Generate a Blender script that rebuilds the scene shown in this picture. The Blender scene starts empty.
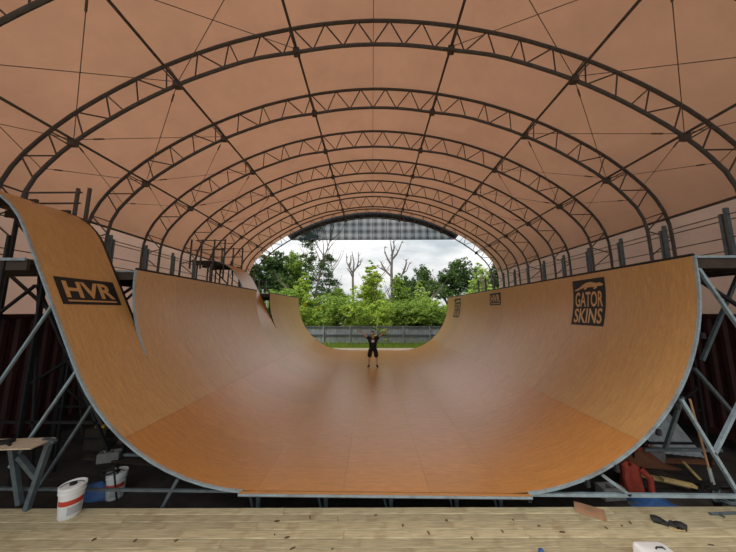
import bpy, bmesh, math, random
from mathutils import Vector, Matrix
random.seed(7)
sc = bpy.context.scene
C = sc.collection
R_ = math.radians

# ------------------------------------------------------------------ camera, world, exposure
EYE = 2.75
FPX = 265.0
cam_d = bpy.data.cameras.new('camera')
cam_d.sensor_width = 36.0
cam_d.lens = 36.0 * FPX / 736.0
cam_d.clip_start = 0.05
cam_d.clip_end = 500
cam = bpy.data.objects.new('camera', cam_d)
C.objects.link(cam)
cam.location = (0, 0, EYE)
cam.rotation_euler = (R_(90) + math.atan(35 / FPX), 0, math.atan(4 / FPX))
sc.camera = cam

sc.view_settings.view_transform = 'Standard'
sc.view_settings.look = 'None'
sc.view_settings.gamma = 1.0
sc.view_settings.use_curve_mapping = False
sc.view_settings.exposure = 0.0

SKY = 0.79          # radiance of the overcast sky at the horizon; an overcast zenith is about three times brighter
world = bpy.data.worlds.new('overcast_sky')
sc.world = world
world.use_nodes = True
wn, wl = world.node_tree.nodes, world.node_tree.links
wn.clear()
w_out = wn.new('ShaderNodeOutputWorld')
w_bg = wn.new('ShaderNodeBackground')
w_tc = wn.new('ShaderNodeTexCoord')
w_sep = wn.new('ShaderNodeSeparateXYZ')
w_ov = wn.new('ShaderNodeMapRange')
w_ov.inputs['From Min'].default_value = 0.0
w_ov.inputs['From Max'].default_value = 1.0
w_ov.inputs['To Min'].default_value = 1.0
w_ov.inputs['To Max'].default_value = 3.0
w_map = wn.new('ShaderNodeMapping')
w_map.inputs['Scale'].default_value = (2.2, 2.2, 7.0)
w_no = wn.new('ShaderNodeTexNoise')
w_no.inputs['Scale'].default_value = 1.6
w_no.inputs['Detail'].default_value = 5
w_no.inputs['Roughness'].default_value = 0.55
w_cr = wn.new('ShaderNodeValToRGB')
w_cr.color_ramp.elements[0].position = 0.34
w_cr.color_ramp.elements[0].color = (0.50, 0.56, 0.60, 1)
w_cr.color_ramp.elements[1].position = 0.60
w_cr.color_ramp.elements[1].color = (0.98, 0.98, 0.97, 1)
w_mul = wn.new('ShaderNodeMath')
w_mul.operation = 'MULTIPLY'
w_mul.inputs[1].default_value = SKY
wl.new(w_tc.outputs['Generated'], w_sep.inputs[0])
wl.new(w_sep.outputs['Z'], w_ov.inputs['Value'])
wl.new(w_tc.outputs['Generated'], w_map.inputs[0])
wl.new(w_map.outputs[0], w_no.inputs[0])
wl.new(w_no.outputs['Fac'], w_cr.inputs[0])
wl.new(w_ov.outputs[0], w_mul.inputs[0])
wl.new(w_cr.outputs[0], w_bg.inputs['Color'])
wl.new(w_mul.outputs[0], w_bg.inputs['Strength'])
wl.new(w_bg.outputs[0], w_out.inputs[0])

sun_d = bpy.data.lights.new('sun', 'SUN')       # the sun behind thin cloud, high and behind the photographer
sun_d.energy = 3.3
sun_d.angle = R_(25)
sun_d.color = (1.0, 0.95, 0.88)
sun = bpy.data.objects.new('sun', sun_d)
C.objects.link(sun)
sun.rotation_euler = (R_(38), 0, R_(-55))

# ------------------------------------------------------------------ materials
def new_mat(name):
    m = bpy.data.materials.new(name)
    m.use_nodes = True
    nt = m.node_tree
    nt.nodes.clear()
    return m, nt.nodes, nt.links

def mat(name, col, rough=0.6, metal=0.0, var=0.12, scale=8.0, stretch=(1, 1, 1), spec=0.4, bump=0.0, objvar=0.0, dirt=None, dirt_amt=0.5, dirt_scale=2.0):
    m, n, l = new_mat(name)
    out = n.new('ShaderNodeOutputMaterial')
    p = n.new('ShaderNodeBsdfPrincipled')
    tc = n.new('ShaderNodeTexCoord')
    mp = n.new('ShaderNodeMapping')
    mp.inputs['Scale'].default_value = stretch
    no = n.new('ShaderNodeTexNoise')
    no.inputs['Scale'].default_value = scale
    no.inputs['Detail'].default_value = 6
    no.inputs['Roughness'].default_value = 0.6
    cr = n.new('ShaderNodeValToRGB')
    lo = [max(0, c * (1 - var * 2)) for c in col]
    hi = [min(1, c * (1 + var * 2)) for c in col]
    cr.color_ramp.elements[0].position = 0.25
    cr.color_ramp.elements[1].position = 0.75
    cr.color_ramp.elements[0].color = (*lo, 1)
    cr.color_ramp.elements[1].color = (*hi, 1)
    l.new(tc.outputs['Object'], mp.inputs[0])
    l.new(mp.outputs[0], no.inputs[0])
    l.new(no.outputs['Fac'], cr.inputs[0])
    cur = cr.outputs[0]
    if dirt:
        n2 = n.new('ShaderNodeTexNoise')
        n2.inputs['Scale'].default_value = dirt_scale
        n2.inputs['Detail'].default_value = 8
        r2 = n.new('ShaderNodeValToRGB')
        r2.color_ramp.elements[0].position = 0.52
        r2.color_ramp.elements[0].color = (0, 0, 0, 1)
        r2.color_ramp.elements[1].position = 0.72
        r2.color_ramp.elements[1].color = (dirt_amt,) * 3 + (1,)
        mx = n.new('ShaderNodeMixRGB')
        mx.inputs[2].default_value = (*dirt, 1)
        l.new(tc.outputs['Object'], n2.inputs[0])
        l.new(n2.outputs['Fac'], r2.inputs[0])
        l.new(r2.outputs[0], mx.inputs[0])
        l.new(cur, mx.inputs[1])
        cur = mx.outputs[0]
    if objvar:
        oi = n.new('ShaderNodeObjectInfo')
        mr = n.new('ShaderNodeMapRange')
        mr.inputs['To Min'].default_value = 1 - objvar
        mr.inputs['To Max'].default_value = 1 + objvar
        hs = n.new('ShaderNodeHueSaturation')
        l.new(oi.outputs['Random'], mr.inputs['Value'])
        l.new(mr.outputs[0], hs.inputs['Value'])
        l.new(cur, hs.inputs['Color'])
        cur = hs.outputs[0]
    l.new(cur, p.inputs['Base Color'])
    p.inputs['Roughness'].default_value = rough
    p.inputs['Metallic'].default_value = metal
    p.inputs['Specular IOR Level'].default_value = spec
    if bump:
        b = n.new('ShaderNodeBump')
        b.inputs['Strength'].default_value = bump
        b.inputs['Distance'].default_value = 0.01
        l.new(no.outputs['Fac'], b.inputs['Height'])
        l.new(b.outputs[0], p.inputs['Normal'])
    l.new(p.outputs[0], out.inputs[0])
    return m

def fabric_mat(name, col, trans=0.5, tcol=None):
    m, n, l = new_mat(name)
    out = n.new('ShaderNodeOutputMaterial')
    d = n.new('ShaderNodeBsdfDiffuse')
    t = n.new('ShaderNodeBsdfTranslucent')
    mx = n.new('ShaderNodeMixShader')
    mx.inputs[0].default_value = trans
    tc = n.new('ShaderNodeTexCoord')
    no = n.new('ShaderNodeTexNoise')
    no.inputs['Scale'].default_value = 0.7
    no.inputs['Detail'].default_value = 8
    no.inputs['Roughness'].default_value = 0.65
    for nd, c in ((d, col), (t, tcol or col)):
        cr = n.new('ShaderNodeValToRGB')
        cr.color_ramp.elements[0].position = 0.3
        cr.color_ramp.elements[0].color = (*[v * 0.88 for v in c], 1)
        cr.color_ramp.elements[1].position = 0.7
        cr.color_ramp.elements[1].color = (*[min(1, v * 1.07) for v in c], 1)
        l.new(no.outputs['Fac'], cr.inputs[0])
        l.new(cr.outputs[0], nd.inputs['Color'])
    l.new(tc.outputs['Object'], no.inputs[0])
    l.new(d.outputs[0], mx.inputs[1])
    l.new(t.outputs[0], mx.inputs[2])
    l.new(mx.outputs[0], out.inputs[0])
    return m

def leaf_mat(name, col, tr=0.35):
    m, n, l = new_mat(name)
    out = n.new('ShaderNodeOutputMaterial')
    d = n.new('ShaderNodeBsdfDiffuse')
    t = n.new('ShaderNodeBsdfTranslucent')
    mx = n.new('ShaderNodeMixShader')
    mx.inputs[0].default_value = tr
    g = n.new('ShaderNodeNewGeometry')
    cr = n.new('ShaderNodeValToRGB')
    cr.color_ramp.elements[0].color = (*[v * 0.6 for v in col], 1)
    cr.color_ramp.elements[1].color = (col[0] * 1.5, col[1] * 1.3, col[2] * 1.05, 1)
    l.new(g.outputs['Random Per Island'], cr.inputs[0])
    l.new(cr.outputs[0], d.inputs['Color'])
    l.new(cr.outputs[0], t.inputs['Color'])
    l.new(d.outputs[0], mx.inputs[1])
    l.new(t.outputs[0], mx.inputs[2])
    l.new(mx.outputs[0], out.inputs[0])
    return m

def ramp_mat(name, col, hi, rough):
    """resin-coated plywood: fine fibre streaks, faint wheel scratches, each sheet a little different"""
    m, n, l = new_mat(name)
    out = n.new('ShaderNodeOutputMaterial')
    p = n.new('ShaderNodeBsdfPrincipled')
    tc = n.new('ShaderNodeTexCoord')
    oi = n.new('ShaderNodeObjectInfo')
    mp = n.new('ShaderNodeMapping')
    mp.inputs['Scale'].default_value = (1.2, 7.0, 1.2)
    n1 = n.new('ShaderNodeTexNoise')
    n1.inputs['Scale'].default_value = 3.0
    n1.inputs['Detail'].default_value = 9
    n1.inputs['Roughness'].default_value = 0.7
    n1.inputs['Distortion'].default_value = 0.6
    cr = n.new('ShaderNodeValToRGB')
    cr.color_ramp.elements[0].position = 0.3
    cr.color_ramp.elements[0].color = (*[c * 0.84 for c in col], 1)
    cr.color_ramp.elements[1].position = 0.72
    cr.color_ramp.elements[1].color = (*hi, 1)
    # speckle
    n2 = n.new('ShaderNodeTexNoise')
    n2.inputs['Scale'].default_value = 55.0
    n2.inputs['Detail'].default_value = 3
    r2 = n.new('ShaderNodeMapRange')
    r2.inputs['From Min'].default_value = 0.3
    r2.inputs['From Max'].default_value = 0.7
    r2.inputs['To Min'].default_value = 0.9
    r2.inputs['To Max'].default_value = 1.1
    rnd = n.new('ShaderNodeMapRange')
    rnd.inputs['To Min'].default_value = 0.94
    rnd.inputs['To Max'].default_value = 1.06
    mu = n.new('ShaderNodeMath')
    mu.operation = 'MULTIPLY'
    hs = n.new('ShaderNodeHueSaturation')
    # curved wheel scratches
    mp3 = n.new('ShaderNodeMapping')
    mp3.inputs['Rotation'].default_value = (0, 0, 0.5)
    mp3.inputs['Scale'].default_value = (0.5, 12.0, 0.5)
    n3 = n.new('ShaderNodeTexNoise')
    n3.inputs['Scale'].default_value = 2.2
    n3.inputs['Detail'].default_value = 4
    n3.inputs['Distortion'].default_value = 1.6
    r3 = n.new('ShaderNodeValToRGB')
    r3.color_ramp.elements[0].position = 0.66
    r3.color_ramp.elements[0].color = (0, 0, 0, 1)
    r3.color_ramp.elements[1].position = 0.74
    r3.color_ramp.elements[1].color = (0.35, 0.35, 0.35, 1)
    mx = n.new('ShaderNodeMixRGB')
    mx.inputs[2].default_value = (*[min(1, c * 1.25 + 0.03) for c in hi], 1)
    L = l.new
    L(tc.outputs['Object'], mp.inputs[0]); L(mp.outputs[0], n1.inputs[0]); L(n1.outputs['Fac'], cr.inputs[0])
    L(tc.outputs['Object'], n2.inputs[0]); L(n2.outputs['Fac'], r2.inputs['Value'])
    L(oi.outputs['Random'], rnd.inputs['Value'])
    L(r2.outputs[0], mu.inputs[0]); L(rnd.outputs[0], mu.inputs[1])
    L(tc.outputs['Object'], mp3.inputs[0]); L(mp3.outputs[0], n3.inputs[0]); L(n3.outputs['Fac'], r3.inputs[0])
    L(r3.outputs[0], mx.inputs[0]); L(cr.outputs[0], mx.inputs[1])
    L(mx.outputs[0], hs.inputs['Color']); L(mu.outputs[0], hs.inputs['Value'])
    L(hs.outputs[0], p.inputs['Base Color'])
    p.inputs['Roughness'].default_value = rough
    p.inputs['Specular IOR Level'].default_value = 0.75
    L(p.outputs[0], out.inputs[0])
    return m

M = {}
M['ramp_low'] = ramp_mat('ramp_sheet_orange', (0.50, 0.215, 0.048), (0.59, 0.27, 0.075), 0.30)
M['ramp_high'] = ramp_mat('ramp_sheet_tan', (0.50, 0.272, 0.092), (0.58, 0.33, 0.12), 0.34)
M['under'] = mat('dark_plywood', (0.06, 0.045, 0.035), 0.9)
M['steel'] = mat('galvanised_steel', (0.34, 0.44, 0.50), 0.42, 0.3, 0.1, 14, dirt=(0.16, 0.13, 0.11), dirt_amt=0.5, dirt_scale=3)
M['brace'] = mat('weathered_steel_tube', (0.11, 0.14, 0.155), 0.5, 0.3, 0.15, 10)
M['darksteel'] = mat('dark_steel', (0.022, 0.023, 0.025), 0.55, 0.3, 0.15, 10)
M['truss'] = mat('truss_steel', (0.10, 0.094, 0.088), 0.5, 0.35, 0.12, 9)
M['cable'] = mat('cable_steel', (0.13, 0.11, 0.10), 0.6, 0.3)
M['fabric'] = fabric_mat('tent_fabric', (0.61, 0.42, 0.30), 0.42, (0.29, 0.150, 0.092))
M['fabric_lit'] = fabric_mat('tent_fabric_lit', (0.60, 0.46, 0.385), 0.45, (0.42, 0.275, 0.21))  # tent fabric in a lighter colour, painting in the brighter light low down
M['black'] = mat('black_paint', (0.012, 0.012, 0.014), 0.55)
M['plank'] = mat('pine_plank', (0.44, 0.38, 0.235), 0.7, 0, 0.20, 5, (0.6, 9, 9), objvar=0.14, dirt=(0.22, 0.15, 0.08), dirt_amt=0.6, dirt_scale=3.2)
M['plank_dark'] = mat('stained_knots', (0.10, 0.06, 0.03), 0.8)
M['dirt'] = mat('dark_dirt', (0.035, 0.029, 0.025), 0.95, 0, 0.3, 3, bump=0.6)
M['soil_out'] = mat('grassy_ground', (0.10, 0.14, 0.035), 0.95, 0, 0.3, 2)
M['container'] = mat('dark_red_container', (0.05, 0.014, 0.012), 0.6, 0.0, 0.2, 4, dirt=(0.02, 0.015, 0.013), dirt_amt=0.6)
M['fence'] = mat('fence_metal', (0.27, 0.31, 0.335), 0.5, 0.2, 0.15, 6, (1, 1, 0.3), objvar=0.12)
M['fence_rail'] = mat('fence_rail', (0.10, 0.115, 0.125), 0.6, 0.2)
M['bark'] = mat('bark', (0.16, 0.12, 0.09), 0.9, 0, 0.25, 9)
M['deadwood'] = mat('grey_deadwood', (0.13, 0.105, 0.09), 0.9, 0, 0.25, 9)
M['leaf_bright'] = leaf_mat('bright_leaves', (0.34, 0.50, 0.10), 0.45)
M['leaf_mid'] = leaf_mat('mid_leaves', (0.22, 0.36, 0.085), 0.4)
M['leaf_dark'] = leaf_mat('dark_leaves', (0.085, 0.15, 0.06), 0.3)
M['leaf_pale'] = leaf_mat('pale_leaves', (0.36, 0.52, 0.15), 0.45)
M['leaf_yellow'] = leaf_mat('yellow_leaves', (0.40, 0.36, 0.03))
M['grass'] = leaf_mat('grass_blades', (0.30, 0.46, 0.08), 0.45)
M['deckply'] = mat('deck_plywood', (0.16, 0.12, 0.08), 0.8)
M['white'] = mat('white_plastic', (0.74, 0.76, 0.76), 0.4, 0, 0.04)
M['red'] = mat('red_print', (0.50, 0.05, 0.03), 0.5)
M['grey_print'] = mat('grey_print', (0.40, 0.42, 0.45), 0.5)
M['blue'] = mat('blue_tarp', (0.03, 0.09, 0.24), 0.55, bump=0.5, scale=14)
M['orange_cloth'] = mat('orange_red_cloth', (0.36, 0.055, 0.032), 0.85, bump=0.4, scale=12)
M['timber'] = mat('yellow_timber', (0.52, 0.38, 0.16), 0.7, 0, 0.15, 5, (1, 1, 1))
M['ply'] = mat('plywood_scrap', (0.36, 0.20, 0.11), 0.75, 0, 0.2, 6)
M['palepl'] = mat('pale_plywood', (0.52, 0.42, 0.30), 0.7)
M['sheet'] = mat('corrugated_sheet', (0.42, 0.46, 0.47), 0.5, 0.3, 0.12, 6)
M['concrete'] = mat('concrete_block', (0.28, 0.28, 0.27), 0.9)
M['skin'] = mat('skin', (0.55, 0.32, 0.23), 0.6, 0, 0.04)
M['tee'] = mat('black_cotton', (0.012, 0.011, 0.014), 0.9)
M['shorts'] = mat('black_shorts', (0.016, 0.013, 0.012), 0.9)
M['shoe'] = mat('dark_shoe', (0.03, 0.022, 0.018), 0.7)
M['hair'] = mat('brown_hair', (0.06, 0.035, 0.02), 0.8)
M['eye'] = mat('dark_eye', (0.02, 0.015, 0.01), 0.3)
M['lip'] = mat('lips', (0.35, 0.12, 0.09), 0.5)
M['rope'] = mat('black_rubber', (0.012, 0.012, 0.012), 0.6)
M['yellow'] = mat('yellow_plastic', (0.65, 0.38, 0.03), 0.5)
M['brown'] = mat('brown_rag', (0.20, 0.08, 0.04), 0.9, bump=0.4, scale=14)

def mesh_screen():
    """woven shade cloth: a see-through blue grey net with darker bands"""
    m, n, l = new_mat('shade_cloth')
    out = n.new('ShaderNodeOutputMaterial')
    d = n.new('ShaderNodeBsdfDiffuse')
    t = n.new('ShaderNodeBsdfTransparent')
    tl = n.new('ShaderNodeBsdfTranslucent')
    mx = n.new('ShaderNodeMixShader')
    mx2 = n.new('ShaderNodeMixShader')
    tc = n.new('ShaderNodeTexCoord')
    wv = n.new('ShaderNodeTexWave')
    wv.inputs['Scale'].default_value = 0.55
    wv.bands_direction = 'X'
    wv2 = n.new('ShaderNodeTexWave')
    wv2.inputs['Scale'].default_value = 0.55
    wv2.bands_direction = 'Z'
    ad = n.new('ShaderNodeMath'); ad.operation = 'ADD'
    mr = n.new('ShaderNodeMapRange')
    mr.inputs['From Max'].default_value = 2.0
    mr.inputs['To Min'].default_value = 0.72
    mr.inputs['To Max'].default_value = 0.97
    d.inputs['Color'].default_value = (0.07, 0.09, 0.11, 1)
    tl.inputs['Color'].default_value = (0.045, 0.070, 0.085, 1)
    l.new(tc.outputs['Object'], wv.inputs[0]); l.new(tc.outputs['Object'], wv2.inputs[0])
    l.new(wv.outputs['Fac'], ad.inputs[0]); l.new(wv2.outputs['Fac'], ad.inputs[1])
    l.new(ad.outputs[0], mr.inputs['Value'])
    mx2.inputs[0].default_value = 0.5
    l.new(d.outputs[0], mx2.inputs[1]); l.new(tl.outputs[0], mx2.inputs[2])
    l.new(mr.outputs[0], mx.inputs[0]); l.new(t.outputs[0], mx.inputs[1]); l.new(mx2.outputs[0], mx.inputs[2])
    l.new(mx.outputs[0], out.inputs[0])
    return m
M['screen'] = mesh_screen()

# ------------------------------------------------------------------ mesh helpers
class MB:
    def __init__(s):
        s.v = []; s.f = []
    def add(s, vs, fs):
        o = len(s.v)
        s.v += [tuple(v) for v in vs]
        s.f += [tuple(i + o for i in f) for f in fs]
        return s
    def box(s, c, size, rot=None):
        hx, hy, hz = size[0] / 2, size[1] / 2, size[2] / 2
        vs = [Vector((x, y, z)) for z in (-hz, hz) for y in (-hy, hy) for x in (-hx, hx)]
        if rot is not None:
            vs = [rot @ v for v in vs]
        return s.add([v + Vector(c) for v in vs], [(0, 2, 3, 1), (4, 5, 7, 6), (0, 1, 5, 4), (2, 6, 7, 3), (0, 4, 6, 2), (1, 3, 7, 5)])
    def beam(s, a, b, w, h=None, up=(0, 0, 1)):
        a, b = Vector(a), Vector(b)
        d = (b - a).normalized()
        u = Vector(up)
        if abs(d.dot(u)) > 0.98:
            u = Vector((0, 1, 0))
        sx = d.cross(u).normalized()
        sz = sx.cross(d).normalized()
        h = h or w
        vs = []
        for p in (a, b):
            for i, j in ((-1, -1), (1, -1), (1, 1), (-1, 1)):
                vs.append(p + sx * i * w / 2 + sz * j * h / 2)
        return s.add(vs, [(3, 2, 1, 0), (4, 5, 6, 7), (0, 1, 5, 4), (1, 2, 6, 5), (2, 3, 7, 6), (3, 0, 4, 7)])
    def tube(s, pts, r, n=8, cap=True):
        pts = [Vector(p) for p in pts]
        rs = r if isinstance(r, (list, tuple)) else [r] * len(pts)
        t0 = (pts[1] - pts[0]).normalized()
        u = Vector((0, 0, 1)) if abs(t0.z) < 0.9 else Vector((0, 1, 0))
        sx = t0.cross(u).normalized()
        vs, fs = [], []
        for i, p in enumerate(pts):
            if i == 0: t = t0
            elif i == len(pts) - 1: t = (pts[i] - pts[i - 1]).normalized()
            else: t = ((pts[i] - pts[i - 1]).normalized() + (pts[i + 1] - pts[i]).normalized()).normalized()
            sx = (sx - t * sx.dot(t)).normalized()
            sy = t.cross(sx)
            for k in range(n):
                a = 2 * math.pi * k / n
                vs.append(p + (sx * math.cos(a) + sy * math.sin(a)) * rs[i])
        for i in range(len(pts) - 1):
            for k in range(n):
                k2 = (k + 1) % n
                fs.append((i * n + k, i * n + k2, (i + 1) * n + k2, (i + 1) * n + k))
        if cap:
            fs.append(tuple(reversed(range(n))))
            fs.append(tuple((len(pts) - 1) * n + k for k in range(n)))
        return s.add(vs, fs)
    def lathe(s, prof, n=20, c=(0, 0, 0)):
        vs, fs = [], []
        for r, z in prof:
            for k in range(n):
                a = 2 * math.pi * k / n
                vs.append((c[0] + r * math.cos(a), c[1] + r * math.sin(a), c[2] + z))
        for i in range(len(prof) - 1):
            for k in range(n):
                k2 = (k + 1) % n
                fs.append((i * n + k, i * n + k2, (i + 1) * n + k2, (i + 1) * n + k))
        fs.append(tuple(reversed(range(n))))
        fs.append(tuple((len(prof) - 1) * n + k for k in range(n)))
        return s.add(vs, fs)
    def slab(s, rows, thick):
        """rows: grid of (point, normal); a sheet of that thickness behind the normals"""
        a, b = len(rows), len(rows[0])
        top = [Vector(p) for r in rows for p, nn in r]
        bot = [Vector(p) - Vector(nn) * thick for r in rows for p, nn in r]
        N = a * b
        fs = []
        for i in range(a - 1):
            for j in range(b - 1):
                q = (i * b + j, i * b + j + 1, (i + 1) * b + j + 1, (i + 1) * b + j)
                fs.append(q)
                fs.append(tuple(x + N for x in reversed(q)))
        for j in range(b - 1):
            fs.append((j + 1, j, j + N, j + 1 + N))
            k = (a - 1) * b
            fs.append((k + j, k + j + 1, k + j + 1 + N, k + j + N))
        for i in range(a - 1):
            fs.append((i * b, (i + 1) * b, (i + 1) * b + N, i * b + N))
            fs.append(((i + 1) * b + b - 1, i * b + b - 1, i * b + b - 1 + N, (i + 1) * b + b - 1 + N))
        return s.add(top + bot, fs)
    def mesh(s, name, smooth=False, fix=True):
        me = bpy.data.meshes.new(name)
        me.from_pydata(s.v, [], s.f)
        if fix:
            bm = bmesh.new(); bm.from_mesh(me)
            bmesh.ops.recalc_face_normals(bm, faces=bm.faces)
            bm.to_mesh(me); bm.free()
        if smooth:
            for p in me.polygons: p.use_smooth = True
            me.set_sharp_from_angle(angle=R_(35))
        me.update()
        return me
    def build(s, name, m, parent=None, smooth=False, fix=True):
        return link(name, s.mesh(name, smooth, fix), m, parent)

def link(name, me, m, parent=None):
    if m is not None and not me.materials:
        me.materials.append(m)
    o = bpy.data.objects.new(name, me)
    C.objects.link(o)
    if parent is not None:
        o.parent = parent
        top = parent
        off = Vector((0, 0, 0))
        while top is not None:
            off += Vector(top.location)
            top = top.parent
        o.location = -off          # meshes are built in world coordinates
    return o

def tag(o, label=None, cat=None, group=None, kind=None):
    if label: o['label'] = label
    if cat: o['category'] = cat
    if group: o['group'] = group
    if kind: o['kind'] = kind
    return o

def empty(name, loc=(0, 0, 0), rz=0.0):
    o = bpy.data.objects.new(name, None)
    C.objects.link(o)
    o.location = loc
    o.rotation_euler = (0, 0, rz)
    o.empty_display_size = 0.2
    return o

def thing(name, label, cat, loc=(0, 0, 0), group=None, kind=None):
    return tag(empty(name, loc), label, cat, group, kind)

def bars(parent, name, segs, m, w=0.05, n=6):
    for a, b in segs:
        MB().tube([a, b], w / 2, n).build(name, m, parent, True)

def copy_tree(o, parent=None):
    c = o.copy()
    C.objects.link(c)
    c.parent = parent
    for ch in list(o.children):
        copy_tree(ch, c)
    return c

# ------------------------------------------------------------------ dimensions
Y0, Y1 = 4.47, 19.1                    # near and far end of the ramp
XR, XL, RR, RL = 2.0, -1.8, 3.4, 3.5   # ends of the flat, radius of the right and left transition
WR, WL = XR + RR, XL - RL            # faces of the two vertical walls
TOP = 3.67                             # coping height
GROUND = -0.5
DECK = -0.2
ROLL1 = (Y0, 5.83)
ROLL2 = (12.1, 13.7)

# ------------------------------------------------------------------ ground and the timber deck
g = MB()
g.add([(-60, -14, GROUND), (60, -14, GROUND), (60, 19.3, GROUND), (-60, 19.3, GROUND)], [(0, 1, 2, 3)])
o = g.build('floor', M['dirt']); tag(o, 'dark bare earth under the tent and the ramp', 'ground', kind='structure')
g = MB()
g.add([(-90, 19.3, GROUND), (90, 19.3, GROUND), (90, 140, GROUND), (-90, 140, GROUND)], [(0, 1, 2, 3)])
o = g.build('lawn', M['soil_out']); tag(o, 'green ground outside beyond the far end of the tent', 'ground', kind='structure')

deck = empty('floor_deck', (0, 4.45, GROUND)); tag(deck, 'pale pine plank deck at the near end of the ramp', 'deck', kind='structure')
deck.rotation_euler = (0, 0, R_(1.1))
PW = 0.14
plank_meshes = {}
for r in range(38):
    y1 = -r * PW
    x = -8.6 - random.random() * 2.0
    while x < 8.6:
        ln = random.choice((2.44, 3.05, 3.66, 4.88))
        key = (ln, random.randrange(2))
        if key not in plank_meshes:
            mb = MB(); e = 0.007; hw = PW / 2 - 0.005
            prof = [(-hw, -0.038), (-hw, -e), (-hw + e, 0), (hw - e, 0), (hw, -e), (hw, -0.038)]
            vs = [(xx, py, pz) for xx in (0.002, ln - 0.002) for py, pz in prof]
            fs = [(i, (i + 1) % 6, 6 + (i + 1) % 6, 6 + i) for i in range(6)] + [tuple(range(5, -1, -1)), tuple(range(6, 12))]
            me = mb.add(vs, fs).mesh('plank'); me.materials.append(M['plank'])
            plank_meshes[key] = me
        if x + ln > -8.6:
            p = bpy.data.objects.new('plank', plank_meshes[key]); C.objects.link(p); p.parent = deck
            p.location = (x, y1 - PW / 2, DECK - GROUND + random.uniform(-0.002, 0.002))
        x += ln
mb = MB()
for xx in range(-8, 9):
    mb.box((xx, 1.8, (DECK + GROUND) / 2 - 0.02), (0.045, 5.0, DECK - GROUND - 0.04))
tag(mb.build('joist', M['plank_dark'], None), None, None)
jo = bpy.data.objects['joist']; jo.parent = deck; jo.location = (0, -4.45, -GROUND); jo['kind'] = 'stuff'

# ------------------------------------------------------------------ the ramp
def arc_profile(side, s):
    """s = distance up from the flat's edge on the left (-1) or right (+1) side -> (x, z), inward normal"""
    RAD = RR if side > 0 else RL
    if s <= RAD * math.pi / 2:
        a = s / RAD
        x, z = RAD * math.sin(a), RAD * (1 - math.cos(a))
        nx, nz = -math.sin(a), math.cos(a)
    else:
        x, z = RAD, RAD + s - RAD * math.pi / 2
        nx, nz = -1, 0
    return ((XR if side > 0 else XL) + side * x, z), (side * nx, nz)
S_TOPR = RR * math.pi / 2 + TOP - RR
S_TOPL = RL * math.pi / 2 + TOP - RL

ROLL_A = math.radians(62)
def roll_profile(s):
    """roll-in: transition to 60 degrees, straight slope, then a rounded crest to the platform"""
    A = ROLL_A
    s1 = RL * A
    x1, z1 = XL - RL * math.sin(A), RL * (1 - math.cos(A))
    L = (4.25 - z1) / math.sin(A)
    r = 1.6
    if s <= s1:
        a = s / RL
        return (XL - RL * math.sin(a), RL * (1 - math.cos(a))), (math.sin(a), math.cos(a))
    if s <= s1 + L:
        t = s - s1
        return (x1 - t * math.cos(A), z1 + t * math.sin(A)), (math.sin(A), math.cos(A))
    x2, z2 = x1 - L * math.cos(A), 4.25
    a = A - (s - s1 - L) / r
    return (x2 - r * (math.sin(A) - math.sin(a)), z2 + r * (math.cos(a) - math.cos(A))), (math.sin(a), math.cos(a))
ROLL_Z1 = RL * (1 - math.cos(ROLL_A))
SR = lambda z: RL * ROLL_A + (z - ROLL_Z1) / math.sin(ROLL_A)
ROLL_TOP = SR(4.25) + 1.6 * ROLL_A

def strip(fun, s0, s1, y0, y1, ds=0.2):
    n = max(1, int(math.ceil((s1 - s0) / ds)))
    rows = []
    for i in range(n + 1):
        (x, z), (nx, nz) = fun(s0 + (s1 - s0) * i / n)
        rows.append([((x, y0, z), (nx, 0, nz)), ((x, y1, z), (nx, 0, nz))])
    return rows

GAP = 0.0012
def sheet(name, fun, s0, s1, y0, y1, m, parent, lift=0.0):
    return MB().slab(strip(fun, s0 + GAP, s1 - GAP, y0 + GAP, y1 - GAP), 0.012).build(name, m, parent, True)

ramp = thing('vert_ramp', 'large orange-brown wooden half-pipe skate ramp filling the tent', 'skate ramp', ((XR + XL) / 2, Y0, GROUND))
SEAM = 2.32
wall_y = [Y0, 4.86, 6.06] + [6.06 + 1.219 * k for k in range(1, 11)] + [Y1]
# flat: sheets 1.3 wide, 2.44 long, staggered
xs = [XL, -0.45, 0.88, XR]
for i in range(3):
    y = Y0
    cuts = [Y0]
    y = Y0 + (0.62 if i == 0 else 0.0) + (0.45 if i == 2 else 2.44 if i != 0 else 0)
    while y < Y1 - 0.4:
        cuts.append(y); y += 2.44
    cuts.append(Y1)
    for a, b in zip(cuts, cuts[1:]):
        rows = [[((xs[i] + GAP, a + GAP, 0), (0, 0, 1)), ((xs[i] + GAP, b - GAP, 0), (0, 0, 1))], [((xs[i + 1] - GAP, a + GAP, 0), (0, 0, 1)), ((xs[i + 1] - GAP, b - GAP, 0), (0, 0, 1))]]
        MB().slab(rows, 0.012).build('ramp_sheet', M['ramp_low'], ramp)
fR = lambda s: arc_profile(1, s)
fL = lambda s: arc_profile(-1, s)
for a, b in zip(wall_y, wall_y[1:]):
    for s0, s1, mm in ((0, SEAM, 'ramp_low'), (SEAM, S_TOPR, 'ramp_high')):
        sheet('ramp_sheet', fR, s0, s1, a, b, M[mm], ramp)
# left wall in two lengths with the two roll-ins between
left_y = [ROLL1[1]] + [ROLL1[1] + 1.254 * k for k in range(1, 5)] + [ROLL2[0]]
left_y2 = [ROLL2[1]] + [ROLL2[1] + 1.08 * k for k in range(1, 5)] + [Y1]
for ys in (left_y, left_y2):
    for a, b in zip(ys, ys[1:]):
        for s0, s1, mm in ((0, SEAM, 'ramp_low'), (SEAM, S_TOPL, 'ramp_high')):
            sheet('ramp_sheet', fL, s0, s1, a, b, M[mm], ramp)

def back(fun, d):
    def g_(s):
        (x, z), (nx, nz) = fun(s)
        return (x - nx * d, z - nz * d), (nx, nz)
    return g_
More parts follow.
